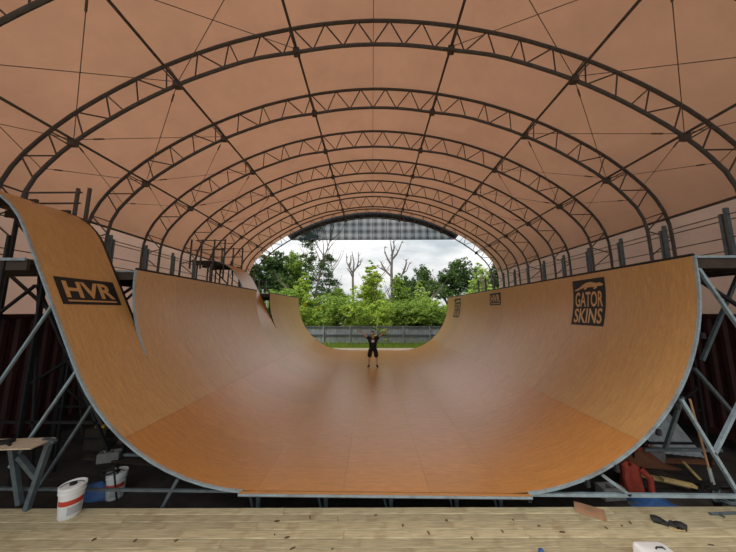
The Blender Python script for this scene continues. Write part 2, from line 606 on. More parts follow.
# plywood carcass under the sheets, added so their joints leak no light
u = MB()
for fun, ya, yb in ((fR, Y0, Y1), (fL, ROLL1[1], ROLL2[0]), (fL, ROLL2[1], Y1)):
    u.slab(strip(back(fun, 0.0125), 0, S_TOPR if fun is fR else S_TOPL, ya, yb, 0.3), 0.03)
u.slab([[((XL, Y0, -0.0125), (0, 0, 1)), ((XL, Y1, -0.0125), (0, 0, 1))], [((XR, Y0, -0.0125), (0, 0, 1)), ((XR, Y1, -0.0125), (0, 0, 1))]], 0.03)
o = u.build('underlayment_light_seal', M['under'], ramp, True)
# steel rims along the cut ends, coping tubes, floor edge angle
def rim(fun, s0, s1, y, parent, w=0.03, t=0.04, m='steel'):
    n = 26
    rows = []
    for i in range(n + 1):
        (x, z), (nx, nz) = fun(s0 + (s1 - s0) * i / n)
        rows.append([((x + nx * 0.004, y - t / 2, z + nz * 0.004), (nx, 0, nz)), ((x + nx * 0.004, y + t / 2, z + nz * 0.004), (nx, 0, nz))])
    return MB().slab(rows, w).build('steel_rim', M[m], parent, True)
rim(fR, 0.36, S_TOPR, Y0 - 0.021, ramp)
rim(fL, 3.74, S_TOPL, ROLL1[1] - 0.021, ramp)
rim(fL, 3.85, S_TOPL, ROLL2[1] - 0.021, ramp, m='darksteel')
rim(fR, 0, S_TOPR, Y1 + 0.036, ramp, m='darksteel')
rim(fL, 0, S_TOPL, Y1 + 0.036, ramp, m='darksteel')
lip = [-2.03, -0.45, 0.88, 2.38]      # the flat sticks out a little in front of the two curved sides
for a, b in zip(lip, lip[1:]):
    MB().box(((a + b) / 2, Y0 - 0.066, 0.006), (b - a - 0.003, 0.055, 0.012)).build('ramp_sheet', M['ramp_low'], ramp)
MB().box(((lip[0] + lip[-1]) / 2, Y0 - 0.066, -0.02), (lip[-1] - lip[0], 0.05, 0.038)).build('lip_board', M['under'], ramp)
MB().beam((lip[0], Y0 - 0.1, -0.005), (lip[-1], Y0 - 0.1, -0.005), 0.012, 0.03).build('steel_edge', M['steel'], ramp)
for k in range(3):
    MB().box((XL - 1.4 + 1.1 + 2.2 * k, Y1 + 0.70, -0.02), (2.19, 1.2, 0.04)).build('end_board', M['palepl'], ramp)
for (x, ya, yb) in ((WR + 0.02, Y0, Y1), (WL - 0.02, ROLL1[1], ROLL2[0]), (WL - 0.02, ROLL2[1], Y1)):
    MB().tube([(x, ya, TOP + 0.02), (x, yb, TOP + 0.02)], 0.03, 10).build('coping', M['darksteel'], ramp, True)
# feet below the near edge of the flat
for i, x in enumerate((XL - 0.05, -0.75, 0.3, 1.35, XR + 0.05)):
    mb = MB()
    mb.beam((x, Y0 + 0.25, GROUND), (x, Y0 + 0.25, -0.043), 0.06, 0.06)
    mb.box((x, Y0 + 0.25, GROUND + 0.01), (0.18, 0.18, 0.02))
    mb.beam((x - 0.05, Y0 + 0.2, GROUND + 0.05), (x - 0.16, Y0 + 0.2, -0.05), 0.03)
    mb.build('support_foot', M['brace'], ramp)
for y in (Y0 + 0.32, Y0 + 2.0, Y0 + 4.0, Y0 + 7, Y0 + 10, Y0 + 13):
    MB().beam((XL - 0.4, y, -0.11), (XR + 0.4, y, -0.11), 0.06, 0.1).build('cross_beam', M['darksteel'], ramp)

def frame(side, y, m, near=False):
    """one steel support frame behind the transition"""
    X0 = XR if side > 0 else XL
    w = (RR if side > 0 else RL) + 0.17
    P = lambda x, z: (X0 + side * x, y, z)
    pt = lambda s: (lambda q: (q[0][0] - q[1][0] * 0.07, y, q[0][1] - q[1][1] * 0.07))(arc_profile(side, s))
    segs = [(P(0.0, -0.06), P(5.1, -0.06)), (P(w, GROUND), P(w, TOP - 0.2)), (P(w + 1.6, GROUND), P(w + 1.6, TOP - 0.2)),
            (pt(2.95), P(3.95, -0.06)), (pt(1.7), P(1.45, -0.06)), (P(w, TOP - 0.3), P(w + 1.6, 1.7)), (P(w + 1.6, 1.7), P(w, 0.1)),
            (pt(2.95), P(2.3, -0.06)), (P(2.2, 0.62), P(w + 1.6, 0.62)), (P(w, -0.06), P(w + 1.6, 1.1))]
    for a, b in segs:
        MB().beam(a, b, 0.04, 0.04).build('brace', m, ramp)
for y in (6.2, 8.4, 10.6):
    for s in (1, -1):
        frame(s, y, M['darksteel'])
# the lighter tubes of the near end
Yn = Y0 + 0.03
near = [((XR + 0.1, -0.03), (8.2, -0.03)), ((4.90, 1.36), (5.56, -0.03)), ((5.45, 3.57), (6.5, 1.5)), ((5.28, 0.56), (6.1, 1.75)),
        ((3.52, 0.26), (3.92, -0.03)), ((7.3, GROUND), (7.3, TOP - 0.25)), ((6.1, 1.75), (7.3, 3.4)), ((6.3, 1.7), (7.3, 0.6))]
for (a, b), (c, d) in near:
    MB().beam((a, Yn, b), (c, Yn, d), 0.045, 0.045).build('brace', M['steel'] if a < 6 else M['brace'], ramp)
Yd = Y0 + 0.7
for (a, b), (c, d) in (((5.66, 1.2), (5.22, 0.31)), ((4.85, 0.30), (6.2, 0.30)), ((6.12, 1.84), (7.06, 3.44)), ((5.95, 1.7), (6.9, 0.4))):
    MB().beam((a, Yd, b), (c, Yd, d), 0.05, 0.05).build('brace', M['brace'], ramp)
# clips on the rims
for s in (0.35, 1.25, 1.75, 2.6, 3.1, 4.3):
    (x, z), (nx, nz) = fR(s)
    MB().box((x - nx * 0.06, Y0 - 0.05, z - nz * 0.06), (0.05, 0.05, 0.09)).build('rim_clip', M['darksteel'], ramp)

# ---- logos: print that follows the sheets
def text_mesh(body, weight=0.0):
    cu = bpy.data.curves.new('print', 'FONT')
    cu.body = body
    cu.offset = weight
    cu.fill_mode = 'FRONT'
    cu.resolution_u = 3
    ob = bpy.data.objects.new('print', cu)
    C.objects.link(ob)
    dg = bpy.context.evaluated_depsgraph_get()
    me = bpy.data.meshes.new_from_object(ob.evaluated_get(dg))
    bpy.data.objects.remove(ob)
    bpy.data.curves.remove(cu)
    vs = [tuple(v.co) for v in me.vertices]
    fs = [tuple(p.vertices) for p in me.polygons]
    bpy.data.meshes.remove(me)
    return vs, fs

def fit(vs, u0, u1, v0, v1):
    a0, a1 = min(v[0] for v in vs), max(v[0] for v in vs)
    b0, b1 = min(v[1] for v in vs), max(v[1] for v in vs)
    return [(u0 + (v[0] - a0) / (a1 - a0) * (u1 - u0), v0 + (v[1] - b0) / (b1 - b0) * (v1 - v0), 0) for v in vs]

def decal(name, shapes, place, lift, m, parent, cuts=10):
    bm = bmesh.new()
    for vs, fs in shapes:
        bv = [bm.verts.new(v) for v in vs]
        for f in fs:
            try: bm.faces.new([bv[i] for i in f])
            except ValueError: pass
    for k in range(1, cuts):
        bmesh.ops.bisect_plane(bm, geom=bm.verts[:] + bm.edges[:] + bm.faces[:], plane_co=(0, k / cuts, 0), plane_no=(0, 1, 0))
    bmesh.ops.recalc_face_normals(bm, faces=bm.faces)
    for v in bm.verts:
        v.co = place(v.co.x, v.co.y, lift)
    me = bpy.data.meshes.new(name)
    bm.to_mesh(me); bm.free()
    return link(name, me, m, parent)

RECT = lambda a, b, c, d: ([(a, c, 0), (b, c, 0), (b, d, 0), (a, d, 0)], [(0, 1, 2, 3)])
def right_place(ya, yb, s_top, s_bot):
    def f(u, v, lift):
        (x, z), (nx, nz) = fR(s_bot + (s_top - s_bot) * v)
        return Vector((x + nx * lift, ya + (yb - ya) * u, z + nz * lift))
    return f
S = lambda z: RR * math.acos(max(-1, 1 - z / RR)) if z < RR else RR * math.pi / 2 + z - RR
def poly(pts):
    return [(p[0], p[1], 0) for p in pts], [tuple(range(len(pts)))]
gator = [(0.05, 0.775), (0.12, 0.80), (0.24, 0.835), (0.34, 0.885), (0.46, 0.925), (0.60, 0.935), (0.72, 0.905), (0.80, 0.893), (0.86, 0.905), (0.93, 0.872), (0.955, 0.845), (0.90, 0.825), (0.80, 0.832),
         (0.76, 0.80), (0.72, 0.775), (0.66, 0.78), (0.70, 0.815), (0.60, 0.822), (0.48, 0.82), (0.45, 0.785), (0.38, 0.775), (0.37, 0.795), (0.40, 0.825), (0.28, 0.80), (0.14, 0.765)]
def gator_logo(ya, yb, zt, zb, label):
    pl = right_place(ya, yb, S(zt), S(zb))
    board = decal('logo', [RECT(0, 1, 0, 1)], pl, 0.004, M['black'], ramp, 12)
    board['label'] = label
    v1, f1 = text_mesh('GATOR', 0.018)
    v2, f2 = text_mesh('SKINS', 0.018)
    decal('lettering', [(fit(v1, 0.08, 0.93, 0.40, 0.73), f1), (fit(v2, 0.08, 0.93, 0.05, 0.37), f2)], pl, 0.008, M['ramp_high'], board, 12)
    decal('emblem', [poly(gator)], pl, 0.008, M['ramp_high'], board, 1)
gator_logo(7.18, 6.19, 3.54, 2.40, 'black GATOR SKINS print with an alligator silhouette, large and near')
gator_logo(17.45, 16.28, 3.52, 2.36, 'black GATOR SKINS print with an alligator silhouette, at the far end')
def hvr_shapes():
    v, f = text_mesh('HVR', 0.03)
    return [(fit(v, 0.09, 0.92, 0.24, 0.86), f), RECT(0.09, 0.92, 0.10, 0.16)]
pl = right_place(12.25, 11.2, S(3.53), S(3.0))
b2 = decal('logo', [RECT(0, 1, 0, 1)], pl, 0.004, M['black'], ramp, 6)
b2['label'] = 'small black HVR print on the far wall sheet'
decal('lettering', hvr_shapes(), pl, 0.008, M['ramp_high'], b2, 6)

# ---- the two roll-ins
def roll_in(y0, y1, name, label, near):
    r = thing(name, label, 'skate ramp', (XL, y0, GROUND))
    cuts = [0, SEAM, SR(3.55), ROLL_TOP]
    mid = (y0 + y1) / 2
    for s0, s1 in zip(cuts, cuts[1:]):
        sheet('ramp_sheet', roll_profile, s0, s1, y0, y1, M['ramp_low' if s1 <= SEAM else 'ramp_high'], r)
    MB().slab(strip(back(roll_profile, 0.0125), 0, ROLL_TOP, y0, y1, 0.25), 0.03).build('underlayment_light_seal', M['under'], r, True)  # unseen backing added to keep light out of the sheet joints
    rim(roll_profile, 0.2 if near else 3.85, ROLL_TOP, y0 - 0.021, r)
    rim(roll_profile, 3.95, ROLL_TOP, y1 + 0.03, r, 0.05, 0.05, 'darksteel')
    (xt, zt), _ = roll_profile(ROLL_TOP)
    # platform behind the crest
    pw = 0.84 if near else 1.0
    MB().box((xt - pw / 2, mid, zt - 0.02), (pw, y1 - y0, 0.04)).build('platform', M['deckply'], r)
    for k in range(3):
        MB().box((xt - 0.42 + 0.3, y0 + 0.08 + (y1 - y0 - 0.16) * k / 2, zt - 0.13), (1.5, 0.05, 0.16)).build('joist', M['under'], r)
    # posts and braces underneath
    for x in (-6.5, -7.3, -8.2):
        for y in (y0 + 0.05, y1 - 0.05):
            ztop = zt - 0.2 if x < -7 else 4.1
            MB().beam((x, y, GROUND), (x, y, ztop), 0.045, 0.045).build('post', M['darksteel'] if near else M['darksteel'], r)
    for a, b in (((-7.2, 3.8), (-8.2, 4.8)), ((-6.5, 2.3), (-8.2, 3.6)), ((-5.6, 2.3), (-7.3, 1.2))):
        MB().beam((a[0], y1 - 0.05, a[1]), (b[0], y1 - 0.05, b[1]), 0.05, 0.05).build('brace', M['darksteel'], r)
    # guard rail of the platform
    for x in ((-6.72, -7.0, -8.25) if near else (-6.9, -7.4, -8.0, -8.5)):
        for y in ((y1 + 0.06,) if near else (y0 - 0.04, y1 + 0.06)):
            zb = (zt - 0.9) if x > -7.3 else zt - 0.4
            MB().beam((x, y, zb), (x, y, zt + (0.55 if near else 1.0)), 0.06, 0.05).build('guard_post', M['truss'], r)
    for z in ((zt + 0.45, zt + 0.18) if near else (zt + 0.95, zt + 0.5)):
        for y in ((y1 + 0.06,) if near else (y0 - 0.04, y1 + 0.06)):
            MB().tube([(-6.9, y, z), (-8.3, y, z)], 0.022, 6).build('guard_rail', M['truss'], r, True)
        MB().tube([(-8.27, y0, z), (-8.27, y1, z)], 0.022, 6).build('guard_rail', M['truss'], r, True)
    return r
roll_a = roll_in(ROLL1[0], ROLL1[1], 'roll_in', 'tall narrow roll-in with rounded crest and big HVR print, at the near left', True)
roll_b = roll_in(ROLL2[0], ROLL2[1], 'roll_in', 'far roll-in with scaffold platform behind the left wall', False)
def roll_place(ya, yb, s_top, s_bot):
    def f(u, v, lift):
        (x, z), (nx, nz) = roll_profile(s_bot + (s_top - s_bot) * v)
        return Vector((x + nx * lift, ya + (yb - ya) * u, z + nz * lift))
    return f
pl = roll_place(4.60, 5.70, SR(3.37), SR(2.87))
b1 = decal('logo', [RECT(0, 1, 0, 1)], pl, 0.004, M['black'], roll_a, 4)
b1['label'] = 'black HVR print with an underline'
decal('lettering', hvr_shapes(), pl, 0.008, M['ramp_high'], b1, 4)
# near-end braces of the first roll-in (light tubes in front, dark tubes behind)
Yl = Y0 + 0.03
for (a, b), (c, d) in (((-5.47, 2.9), (-6.5, 1.0)), ((-4.92, 1.76), (-5.78, 0.28)), ((-4.58, 1.22), (-5.28, -0.03)), ((XL, -0.03), (-8.2, -0.03))):
    MB().beam((a, Yl, b), (c, Yl, d), 0.035, 0.035).build('brace', M['steel'] if b > 1.5 else M['brace'], roll_a)
for (a, b), (c, d) in (((-6.04, 1.85), (-5.0, 0.1)), ((-6.95, 3.28), (-8.1, 2.28)), ((-6.92, 3.28), (-6.02, 1.8)), ((-3.9, 0.62), (-8.2, 0.62)), ((-6.9, 3.5), (-6.4, GROUND))):
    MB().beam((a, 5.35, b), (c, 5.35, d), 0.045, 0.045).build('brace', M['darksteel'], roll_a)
MB().beam((-4.36, Yl, 0.92), (-5.0, Yl, 1.85), 0.03, 0.04).build('brace', M['darksteel'], roll_a)
MB().beam((-3.05, Yl, 0.14), (-3.35, Yl, -0.45), 0.045, 0.045).build('brace', M['brace'], roll_a)
MB().beam((-3.4, Yl + 0.4, 0.28), (-4.3, Yl + 0.4, 0.28), 0.04, 0.04).build('brace', M['brace'], roll_a)

# ------------------------------------------------------------------ decks beside the ramp, with guard posts
def side_deck(side, ya, yb, label, xa, xb, posts):
    d = thing('platform_deck', label, 'platform', (side * (xa + xb) / 2, ya, TOP))
    y = ya
    while y < yb - 0.05:
        e = min(yb, y + 2.44)
        MB().box((side * (xa + xb) / 2, (y + e) / 2, TOP - 0.012), (xb - xa, e - y - 0.006, 0.024)).build('deck_sheet', M['deckply'], d)
        y = e
    for k in range(4):
        x = xa + 0.06 + (xb - xa - 0.12) * k / 3
        MB().box((side * x, (ya + yb) / 2, TOP - 0.115), (0.05, yb - ya - 0.06, 0.18)).build('joist', M['under'], d)
    MB().box((side * (xa + xb) / 2, ya - 0.012, TOP - 0.015), (xb - xa, 0.024, 0.04)).build('edge_plate', M['steel'], d)
    MB().box((side * (xa + xb) / 2, ya + 0.03, TOP - 0.12), (xb - xa, 0.05, 0.17)).build('rim_joist', M['under'], d)
    xp = xb - 0.15
    ps = []
    for py in posts:
        q = MB()
        q.beam((side * xp, py, TOP), (side * xp, py, TOP + 1.16), 0.075, 0.05)
        q.beam((side * xp, py + 0.09, TOP), (side * xp, py + 0.09, TOP + 1.06), 0.05, 0.05)
        q.build('guard_post', M['brace'], d)
    for z in (0.55, 1.02):
        MB().tube([(side * xp, posts[0] - 0.3, TOP + z), (side * xp, posts[-1] + 0.3, TOP + z)], 0.012, 6).build('guard_cable', M['cable'], d, True)
    py = ya + 0.4
    while py < yb:
        MB().beam((side * (xb - 0.08), py, GROUND), (side * (xb - 0.08), py, TOP - 0.2), 0.07, 0.07).build('post', M['darksteel'], d)
        MB().beam((side * (xa + 0.3), py, TOP - 0.22), (side * (xb - 0.1), py, 2.3), 0.05, 0.05).build('brace', M['darksteel'], d)
        py += 2.3
    return d
side_deck(1, Y0, Y1, 'long platform deck with grey guard posts behind the right ramp wall', WR + 0.06, 7.35, [5.28 + 1.15 * k for k in range(12)])
side_deck(-1, ROLL1[1] + 0.12, ROLL2[0] - 0.1, 'platform deck with guard posts behind the left wall, between the roll-ins', -WL + 0.06, 7.35, [7.0 + 1.15 * k for k in range(5)])
side_deck(-1, ROLL2[1] + 0.12, Y1, 'short platform deck at the far end behind the left wall', -WL + 0.06, 7.35, [14.3 + 1.15 * k for k in range(4)])
lowd = thing('platform_deck', 'small steel-edged platform sticking out left of the near roll-in', 'platform', (-7.2, Y0, TOP))
MB().box((-7.2, Y0 + 0.5, TOP - 0.012), (2.2, 0.9, 0.024)).build('deck_sheet', M['deckply'], lowd)
MB().box((-7.2, Y0 + 0.03, TOP - 0.015), (2.2, 0.03, 0.05)).build('edge_plate', M['steel'], lowd)
for yy in (0.08, 0.5, 0.9):
    MB().box((-7.2, Y0 + yy, TOP - 0.12), (2.2, 0.05, 0.17)).build('joist', M['under'], lowd)
for xx in (-6.7, -8.2):
    MB().beam((xx, Y0 + 0.8, GROUND), (xx + 0.0, Y0 + 0.8, TOP - 0.2), 0.05, 0.05).build('post', M['darksteel'], lowd)

# ------------------------------------------------------------------ tent: fabric, trusses, purlins, cables
OUT = [(0, 10.34), (1.2, 10.27), (2.4, 10.08), (3.75, 9.74), (5.1, 9.23), (6.2, 8.68), (7.15, 8.10), (7.85, 7.58), (8.45, 7.02), (8.9, 6.5), (9.2, 5.95), (9.34, 5.4), (9.36, 4.7), (9.36, 2.66)]
INN = [(0, 9.63), (1.0, 9.58), (2.0, 9.43), (3.1, 9.25), (4.2, 8.88), (5.1, 8.50), (6.1, 7.96), (7.05, 7.33), (7.7, 6.80), (8.15, 6.32), (8.48, 5.85), (8.62, 5.3), (8.64, 4.7), (8.64, 2.68)]
def cat_rom(pts, step=0.25):
    """resample a half profile evenly by length (smooth)"""
    P = [Vector((p[0], 0, p[1])) for p in pts]
    P = [Vector((-pts[1][0], 0, pts[1][1]))] + P + [P[-1] * 2 - P[-2]]
    res = []
    for i in range(1, len(P) - 2):
        for k in range(12):
            t = k / 12
            a, b, c, d = P[i - 1], P[i], P[i + 1], P[i + 2]
            res.append(0.5 * ((2 * b) + (c - a) * t + (2 * a - 5 * b + 4 * c - d) * t * t + (3 * b - a - 3 * c + d) * t ** 3))
    res.append(P[-2])
    L = [0]
    for a, b in zip(res, res[1:]): L.append(L[-1] + (b - a).length)
    return res, L
def sampler(pts):
    res, L = cat_rom(pts)
    def f(t):                          # t in 0..1 along the half profile
        d = t * L[-1]
        for i in range(len(L) - 1):
            if L[i + 1] >= d:
                w = (d - L[i]) / max(1e-9, L[i + 1] - L[i])
                q = res[i].lerp(res[i + 1], w)
                return (q.x, q.z)
        return (res[-1].x, res[-1].z)
    return f, L[-1]
fo, Lo = sampler(OUT)
fi, Li = sampler(INN)
def full(f, t):                        # t in -1..1
    x, z = f(abs(t))
    return (math.copysign(x, t) if t else 0.0, z)
def nearest_t(f, x):
    lo, hi = 0, 1
    for _ in range(40):
        m_ = (lo + hi) / 2
        if f(m_)[0] < x: lo = m_
        else: hi = m_
    return lo
TX = 0.05                              # axis of the tent
BAY = 2.166
TY = [6.05 + BAY * k for k in range(-3, 7)]          # nearest is behind the camera's frame
t_end = 1.0
def truss_meshes():
    parts = []
    N = 60
    mb = MB().tube([(full(fo, -1 + 2 * i / N)[0], 0, full(fo, -1 + 2 * i / N)[1]) for i in range(N + 1)], 0.044, 8)
    parts.append(('outer_chord', mb.mesh('outer_chord', True)))
    mb = MB().tube([(full(fi, -1 + 2 * i / N)[0], 0, full(fi, -1 + 2 * i / N)[1]) for i in range(N + 1)], 0.044, 8)
    parts.append(('inner_chord', mb.mesh('inner_chord', True)))
    K = 16
    for sgn in (-1, 1):
        for k in range(K):
            ta, tb, tm = k / K, (k + 1) / K, (k + 0.5) / K
            a = full(fi, sgn * ta * 0.985); m_ = full(fo, sgn * tm * 0.985); b = full(fi, sgn * tb * 0.985)
            segs = [(a, m_), (m_, b)]
            if 3 < k and k % 2 == 0:
                segs[0] = (full(fi, sgn * tm * 0.985), m_)
            for p, q in segs:
                mb = MB().tube([(p[0], 0, p[1]), (q[0], 0, q[1])], 0.019, 6)
                parts.append(('web_bar', mb.mesh('web_bar', True)))
    PT = [nearest_t(fi, x) for x in (2.0, 5.05, 7.55)]
    for sgn in (-1, 1):                # double bars and a node where each purlin crosses
        for t in PT:
            p, q = full(fi, sgn * t), full(fo, sgn * min(1, t + 0.004))
            mb = MB()
            mb.tube([(p[0], 0, p[1]), (q[0], 0, q[1])], 0.019, 6)
            parts.append(('web_bar', mb.mesh('web_bar', True)))
            mb = MB().box((p[0], 0, p[1]), (0.16, 0.14, 0.16))
            parts.append(('node_plate', mb.mesh('node_plate')))
    for _, me in parts: me.materials.append(M['truss'])
    return parts
tp = truss_meshes()
ORD = ['arched steel roof truss overhead behind the camera', 'nearest arched roof truss, only its end showing in the top left corner',
       'large arched roof truss crossing the top of the picture, first whole one', 'second whole arched roof truss counted from the camera',
       'third whole arched roof truss counted from the camera', 'fourth whole arched roof truss counted from the camera',
       'fifth whole arched roof truss counted from the camera', 'sixth whole arched roof truss counted from the camera, last but one', 'last arched roof truss, at the open far end of the tent']
NB = 2                                 # bays behind the first truss that shows
BACK = ['first', 'second', 'third', 'fourth', 'fifth', 'sixth', 'seventh', 'eighth']
ORD = ['arched roof truss behind the camera, %s from the back opening' % BACK[k] for k in range(NB)] + ORD[1:]
for i, y in enumerate(TY):
    t = thing('roof_truss', ORD[i], 'truss', (TX, y, 2.72), 'arched steel trusses of the tent')
    for nm, me in tp:
        o = bpy.data.objects.new(nm, me); C.objects.link(o); o.parent = t; o.location = (0, 0, -2.72)

# fabric, one panel per bay
tent = tag(empty('ceiling', (TX, TY[0], 2.72)), 'rose-tan translucent fabric roof of the tent', 'tent roof', kind='structure')
def fabric_strip(ya, yb, t0, t1, nA, m, parent):
    nY = 6
    vs, fs = [], []
    for j in range(nY + 1):
        w = j / nY
        sag = 0.07 * math.sin(math.pi * w)
        for i in range(nA + 1):
            t = t0 + (t1 - t0) * i / nA
            x, z = full(fo, t)
            x2, z2 = full(fo, max(-1, min(1, t + 0.01))); x1, z1 = full(fo, max(-1, min(1, t - 0.01)))
            nrm = Vector((-(z2 - z1), 0, x2 - x1)).normalized()
            k = 0.075 - sag * (1 if abs(t) < 0.8 else 0.4)
            vs.append((TX + x + nrm.x * k, ya + (yb - ya) * w, z + nrm.z * k))
    for j in range(nY):
        for i in range(nA):
            a = j * (nA + 1) + i
            fs.append((a, a + 1, a + nA + 2, a + nA + 1))
    return MB().add(vs, fs).build('fabric_panel', m, parent, True)
END = TY[-1] + 0.8
EAVE = next(k / 400 for k in range(400) if fo(k / 400)[1] < 5.62)
wl_ = tag(empty('wall_left', (TX - 9.4, TY[0], 2.66)), 'fabric wall along the left side of the tent, brighter light painted in', 'tent wall', kind='structure')
wr_ = tag(empty('wall_right', (TX + 9.4, TY[0], 2.66)), 'fabric wall along the right side of the tent, brighter light painted in', 'tent wall', kind='structure')
for a, b in zip(TY, TY[1:] + [END]):
    fabric_strip(a, b, -EAVE, EAVE, 72, M['fabric'], tent)
    fabric_strip(a, b, -1, -EAVE, 12, M['fabric_lit'], wl_)
    fabric_strip(a, b, EAVE, 1, 12, M['fabric_lit'], wr_)

# purlins
pur_t = [(-7.55, 'lower left'), (-5.05, 'middle left'), (-2.0, 'upper left'), (2.0, 'upper right'), (5.05, 'middle right'), (7.55, 'lower right')]
for x, wd in pur_t:
    t = nearest_t(fi, abs(x))
    px, pz = full(fi, math.copysign(t, x))
    mb = MB().tube([(TX + px, TY[0], pz + 0.085), (TX + px, TY[-1], pz + 0.085)], 0.033, 8)
    tag(mb.build('purlin', M['truss'], None, True), 'long steel purlin tube running the length of the roof, ' + wd, 'roof beam', 'roof purlins')
for sgn, wd in ((-1, 'left'), (1, 'right')):
    mb = MB().tube([(TX + sgn * 9.2, TY[0], 5.62), (TX + sgn * 9.2, TY[-1], 5.62)], 0.04, 8)
    tag(mb.build('purlin', M['truss'], None, True), 'long eaves tube along the %s side of the tent above the platform' % wd, 'roof beam', 'eaves tubes')
# bracing cables crossing in the bays
nodes_t = [-nearest_t(fi, 9.0) if False else -0.72, -nearest_t(fi, 7.55), -nearest_t(fi, 5.05), -nearest_t(fi, 2.0), nearest_t(fi, 2.0), nearest_t(fi, 5.05), nearest_t(fi, 7.55), 0.72]
bay_names = ['between the corner truss and the first whole truss', 'between the first and second whole trusses', 'between the second and third whole trusses', 'between the third and fourth whole trusses', 'between the fourth and fifth whole trusses']
cells = ['left eaves', 'lower left', 'upper left', 'middle', 'upper right', 'lower right', 'right eaves']
for bi in range(1, 6):
    ya, yb = TY[NB + bi - 1], TY[NB + bi]
    nm = bay_names[min(bi - 1, 4)]
    for k in range(7):
        if (bi > 3 and k not in (1, 5)) or (bi > 1 and k in (2, 3, 4)) or k == 3: continue
        for (t1, t2) in ((nodes_t[k], nodes_t[k + 1]), (nodes_t[k + 1], nodes_t[k])):
            p, q = full(fi, t1), full(fi, t2)
            a, b = Vector((TX + p[0], ya, p[1] + 0.09)), Vector((TX + q[0], yb, q[1] + 0.09))
            # cables rise over the purlin chord: pull the middle up to the fabric's side of the arch
            mb = MB().tube([a, b], 0.0085 if bi < 3 else 0.007, 5)
            e = a.lerp(b, 0.16)
            mb.tube([a.lerp(b, 0.10), a.lerp(b, 0.16)], 0.02, 6)      # turnbuckle
            tag(mb.build('bracing_cable', M['cable'], None, True), 'thin bracing cable %s, %s, running %s' % (nm, cells[k], 'inward' if abs(t2) < abs(t1) else 'outward'), 'cable', 'bracing cables ' + nm)
# apex line
tag(MB().tube([(TX, TY[0], 10.25), (TX, TY[-1], 10.25)], 0.008, 5).build('ridge_cable', M['cable'], None, True), 'thin steel cable running along the top of the roof', 'cable')
# side wall cables
for sgn, wd in ((1, 'right'), (-1, 'left')):
    for z in (4.2, 4.95):
        mb = MB().tube([(TX + sgn * 8.62, TY[NB], z), (TX + sgn * 8.62, TY[-1], z)], 0.014, 6)
        tag(mb.build('side_rail', M['truss'], None, True), '%s thin steel rail along the %s wall of the tent' % ('lower' if z < 4.5 else 'upper', wd), 'rail', 'side rails')

# shade cloth in the arch of the far end
scr = thing('shade_screen', 'blue-grey see-through shade cloth hanging in the top of the far arch', 'screen', (TX, END + 0.06, 8.0))
ZB = 8.20
te = 1.0
for _ in range(60):
    if full(fo, te)[1] < ZB + 0.25 and te > 0: te -= 1 / 60
N = 12
pts = []
for i in range(N + 1):
    t = -te + 2 * te * i / N
    pts.append(full(fo, t * 0.97))
for i in range(N):
    (xa, za), (xb, zb) = pts[i], pts[i + 1]
    ys = END + 0.06
    g2 = 0.012
    mb = MB().add([(TX + xa + g2, ys, ZB), (TX + xb - g2, ys, ZB), (TX + xb - g2, ys, max(ZB + 0.02, zb)), (TX + xa + g2, ys, max(ZB + 0.02, za))], [(0, 1, 2, 3)])
    mb.build('cloth_panel', M['screen'], scr, fix=False)
    MB().tube([(TX + xb, ys, ZB), (TX + xb, ys, max(ZB + 0.02, zb))], 0.016, 5).build('batten', M['darksteel'], scr, True) if i < N - 1 else None
MB().tube([(TX + pts[0][0], END + 0.06, ZB), (TX + pts[-1][0], END + 0.06, ZB)], 0.02, 6).build('hem', M['darksteel'], scr, True)
# thick dark roll of fabric along the arch's top
rows = []
for i in range(41):
    t = -te * 1.03 + 2 * te * 1.03 * i / 40
    a, b = full(fo, t), full(fi, t)
    p = (TX + a[0] * 1.012, END + 0.1, a[1] + 0.13); q = (TX + a[0] * 0.55 + b[0] * 0.45, END + 0.1, a[1] * 0.55 + b[1] * 0.45)
    rows.append([(p, (0, -1, 0)), (q, (0, -1, 0))])
MB().slab(rows, 0.03).build('edge_band', M['black'], scr)

# ------------------------------------------------------------------ containers along both sides
def container(side, ya, yb, label):
    xin = 8.30; xout = 10.74
    zb, zt = -0.22, 2.68
    c = thing('shipping_container', label, 'container', (side * (xin + xout) / 2, (ya + yb) / 2, GROUND))
    n = int((yb - ya) / 0.28)
    prof = []
    for i in range(n):
        y = ya + 0.1 + (yb - ya - 0.2) * i / n
        st = (yb - ya - 0.2) / n
        prof += [(y, 0), (y + st * 0.3, 0), (y + st * 0.5, 0.04), (y + st * 0.8, 0.04)]
    prof.append((yb - 0.1, 0))
    mb = MB(); vs = []; fs = []
    for y, d in prof:
        vs += [(side * (xin + 0.03 + d), y, zb + 0.12), (side * (xin + 0.03 + d), y, zt - 0.1)]
    for i in range(len(prof) - 1):
        fs.append((2 * i, 2 * i + 2, 2 * i + 3, 2 * i + 1))
    mb.add(vs, fs)
    mb.build('corrugated_side', M['container'], c)
    MB().box((side * ((xin + xout) / 2 + 0.06), (ya + yb) / 2, (zb + zt) / 2 + 0.01), (xout - xin - 0.16, yb - ya - 0.1, zt - zb - 0.04)).build('body', M['container'], c)
    MB().box((side * (xin + 0.05), (ya + yb) / 2, zt - 0.05), (0.1, yb - ya, 0.1)).build('top_rail', M['container'], c)
    MB().box((side * (xin + 0.05), (ya + yb) / 2, zb + 0.07), (0.1, yb - ya, 0.14)).build('bottom_rail', M['container'], c)
    for y in (ya + 0.06, yb - 0.06):
        MB().box((side * (xin + 0.06), y, (zb + zt) / 2), (0.12, 0.12, zt - zb)).build('corner_post', M['container'], c)
        MB().box((side * (xin + 0.5), y, (zb + GROUND) / 2), (1.0, 0.2, zb - GROUND)).build('sleeper', M['under'], c)
container(1, 0.0, 12.5, 'dark red shipping container under the right side of the tent, near one')
